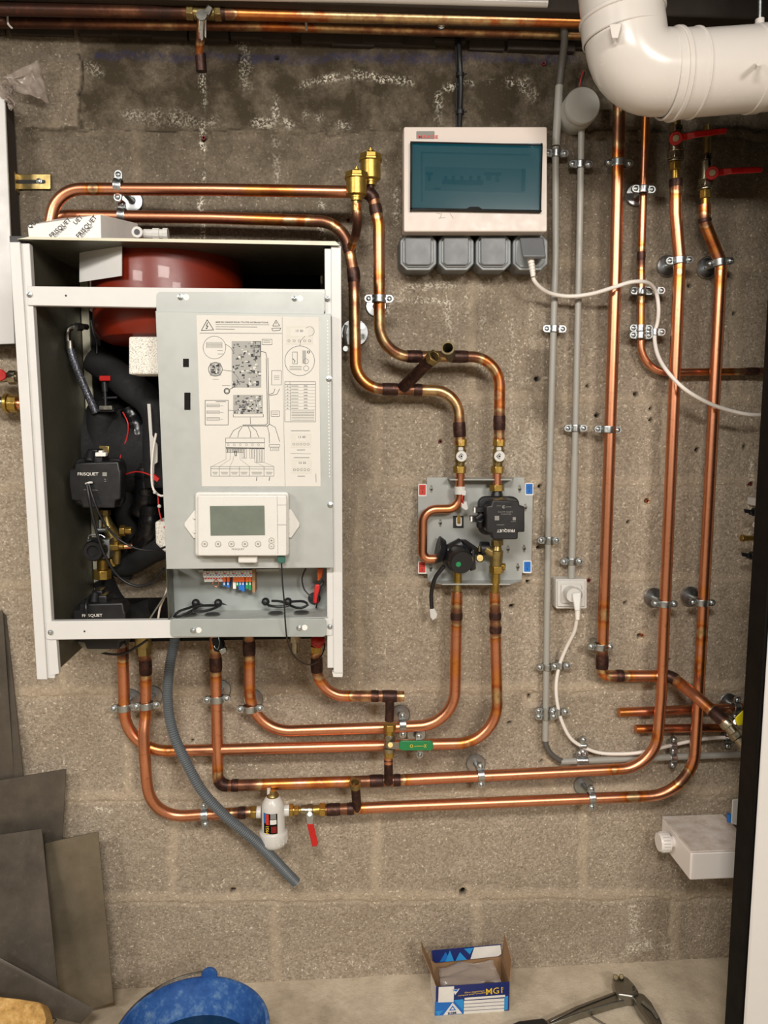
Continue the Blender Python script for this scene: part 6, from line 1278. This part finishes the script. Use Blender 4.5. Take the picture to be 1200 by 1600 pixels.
fq(b, [(300, 545), (458, 535), (455, 700), (295, 706)], 'wprint', .0007); fq(b, [(445, 705), (545, 820), (350, 838)], 'wprint', .0007); fq(b, [(445, 735), (482, 785), (408, 790)], 'blue', .0009); fq(b, [(445, 752), (462, 776), (428, 778)], 'wprint', .0011)
fq(b, [(440, 570), (515, 558), (495, 590), (470, 625), (455, 595)], 'wprint', .0007); fq(b, [(450, 572), (505, 562), (480, 590)], 'blue', .0009)
fq(b, [(568, 655), (990, 618), (990, 642), (568, 678)], 'wprint', .0007)
for k in range(4): fq(b, [(562, 688+k*36), (983, 656+k*38), (983, 688+k*38), (562, 718+k*36)], 'wprint', .0007)
u, h = fpt(785, 618); b.mat('yprint').text('MG1', cb(u, -.0004, h), 11.5, face=FM2, sx=.98, bold=.015, ang=3, th=.0008)
u, h = fpt(950, 575); b.text('F', cb(u, -.0004, h), 6.5, face=FM2, sx=.9, ang=3, th=.0008)
u, h = fpt(568, 607); b.mat('yprint').text('Filtre magnétique', cb(u, -.0004, h), 3, face=FM2, sx=1.15, ang=3, th=.0008)
u, h = fpt(500, 637); b.text('compact pour chaudière', cb(u, -.0004, h), 3, face=FM2, sx=1.2, ang=3, th=.0008)
u, h = fpt(395, 828); b.mat('navy').text('RBM', cb(u, -.0012, h), 4.5, face=FM2, sx=1.2, bold=.02, ang=2, th=.0008)
b.build('front_print', None, fp, smooth=False)
t2 = sheet('plastic_bag', 'crumpled clear bag inside the open filter carton', 'plastic bag', [cb(.08, .008, hgt-.012), cb(.9, .008, hgt-.006), cb(.86, dpt-.012, hgt+.006), cb(.1, dpt-.012, hgt)], 'film', .008, 4.2)
# ------------------------------------------------------------------ the tool on the floor
t = thing('gripping_tool', 'grey steel long handled tool with a black grip lying on the floor', 'tool', G(970, 1570))
def fl(pts, h0, h1, name, m, bev=.002):
    a_ = [G(x, y, h1) for x, y in pts]; b_ = [v-Vector((0, 0, h1-h0)) for v in a_]; return MB().hexa(a_, b_).build(name, m, t, bev=bev)
fl([(852, 1594), (900, 1571), (962, 1548), (982, 1552), (985, 1560), (960, 1566), (905, 1583), (856, 1602)], .002, .016, 'long_arm', 'steel')
MB().hexa([G(x, y, .018) for x, y in [(858, 1593), (905, 1571), (960, 1550), (962, 1553), (905, 1575), (860, 1597)]], [G(x, y, .012) for x, y in [(858, 1593), (905, 1571), (960, 1550), (962, 1553), (905, 1575), (860, 1597)]]).build('arm_ridge', 'steel', t, bev=.001)
fl([(780, 1608), (810, 1594), (850, 1589), (856, 1596), (854, 1606), (800, 1620)], .001, .020, 'black_grip', 'black', .004)
fl([(957, 1528), (962, 1523), (968, 1524), (972, 1523), (980, 1525), (992, 1538), (999, 1549), (990, 1556), (965, 1553), (960, 1540)], .004, .026, 'head', 'steel', .004)
MB().rod(G(962, 1527, .022), G(962, 1527, .03), 9).rod(G(971, 1526, .022), G(971, 1526, .032), 8).build('roller', 'aged', t, bev=.001)
MB().disc(G(990, 1543, .028), 4, .001, ax=Vector((0, 0, 1))).build('pivot_pin', 'ink', t)
fl([(988, 1556), (996, 1550), (1006, 1552), (1018, 1565), (1032, 1590), (1040, 1612), (1020, 1612), (1010, 1590), (998, 1575)], .003, .02, 'second_arm', 'steel', .003)
MB().hexa([G(x, y, .023) for x, y in [(1001, 1566), (1006, 1563), (1022, 1577), (1030, 1590), (1026, 1592), (1018, 1580)]], [G(x, y, .018) for x, y in [(1001, 1566), (1006, 1563), (1022, 1577), (1030, 1590), (1026, 1592), (1018, 1580)]]).build('bright_edge', 'chrome', t, bev=.001)
MB().mat('wprint').hexa([G(x, y, .0185) for x, y in [(963, 1549), (979, 1551), (978, 1555), (964, 1554)]], [G(x, y, .016) for x, y in [(963, 1549), (979, 1551), (978, 1555), (964, 1554)]]).build('white_mark', None, t)
solo('thin_rod', 'thin steel rod on the floor under the long handled tool', 'rod', MB().tube([G(914, 1582, .003), G(950, 1604, .003)], .0018, 8), 'steel')
# wall plugs
M['plugred'] = mat('faded_red_plastic', '7A2A26', .6, var=.3)
for x, y, lb in ((318, 215, 'red wall plug in a hole above the upper pipe, left of centre'), (544, 344, 'red wall plug between the two brass vents and the lower pipe'), (688, 690, 'red wall plug left of the plate ball valves'), (1173, 756, 'red wall plug near the black edge'), (1012, 783, 'pinkish wall plug between the tall risers, upper one'), (1004, 993, 'pinkish wall plug between the tall risers, lower one'), (850, 99, 'small red wall plug left of the flue elbow'), (920, 907, 'red wall plug at the upper right corner of the wall socket')):
    o = P(x, y, .0); MB_ = MB().lathe([(.0018, -.008), (.0018, .0003), (.003, .0006), (.0032, -.001), (.003, -.008)], o, Vector((0, -1, 0)), 14)
    solo('wall_plug', lb, 'wall plug', MB_, 'plugred' if 'pink' not in lb else 'copper', group='plastic plugs in the wall')
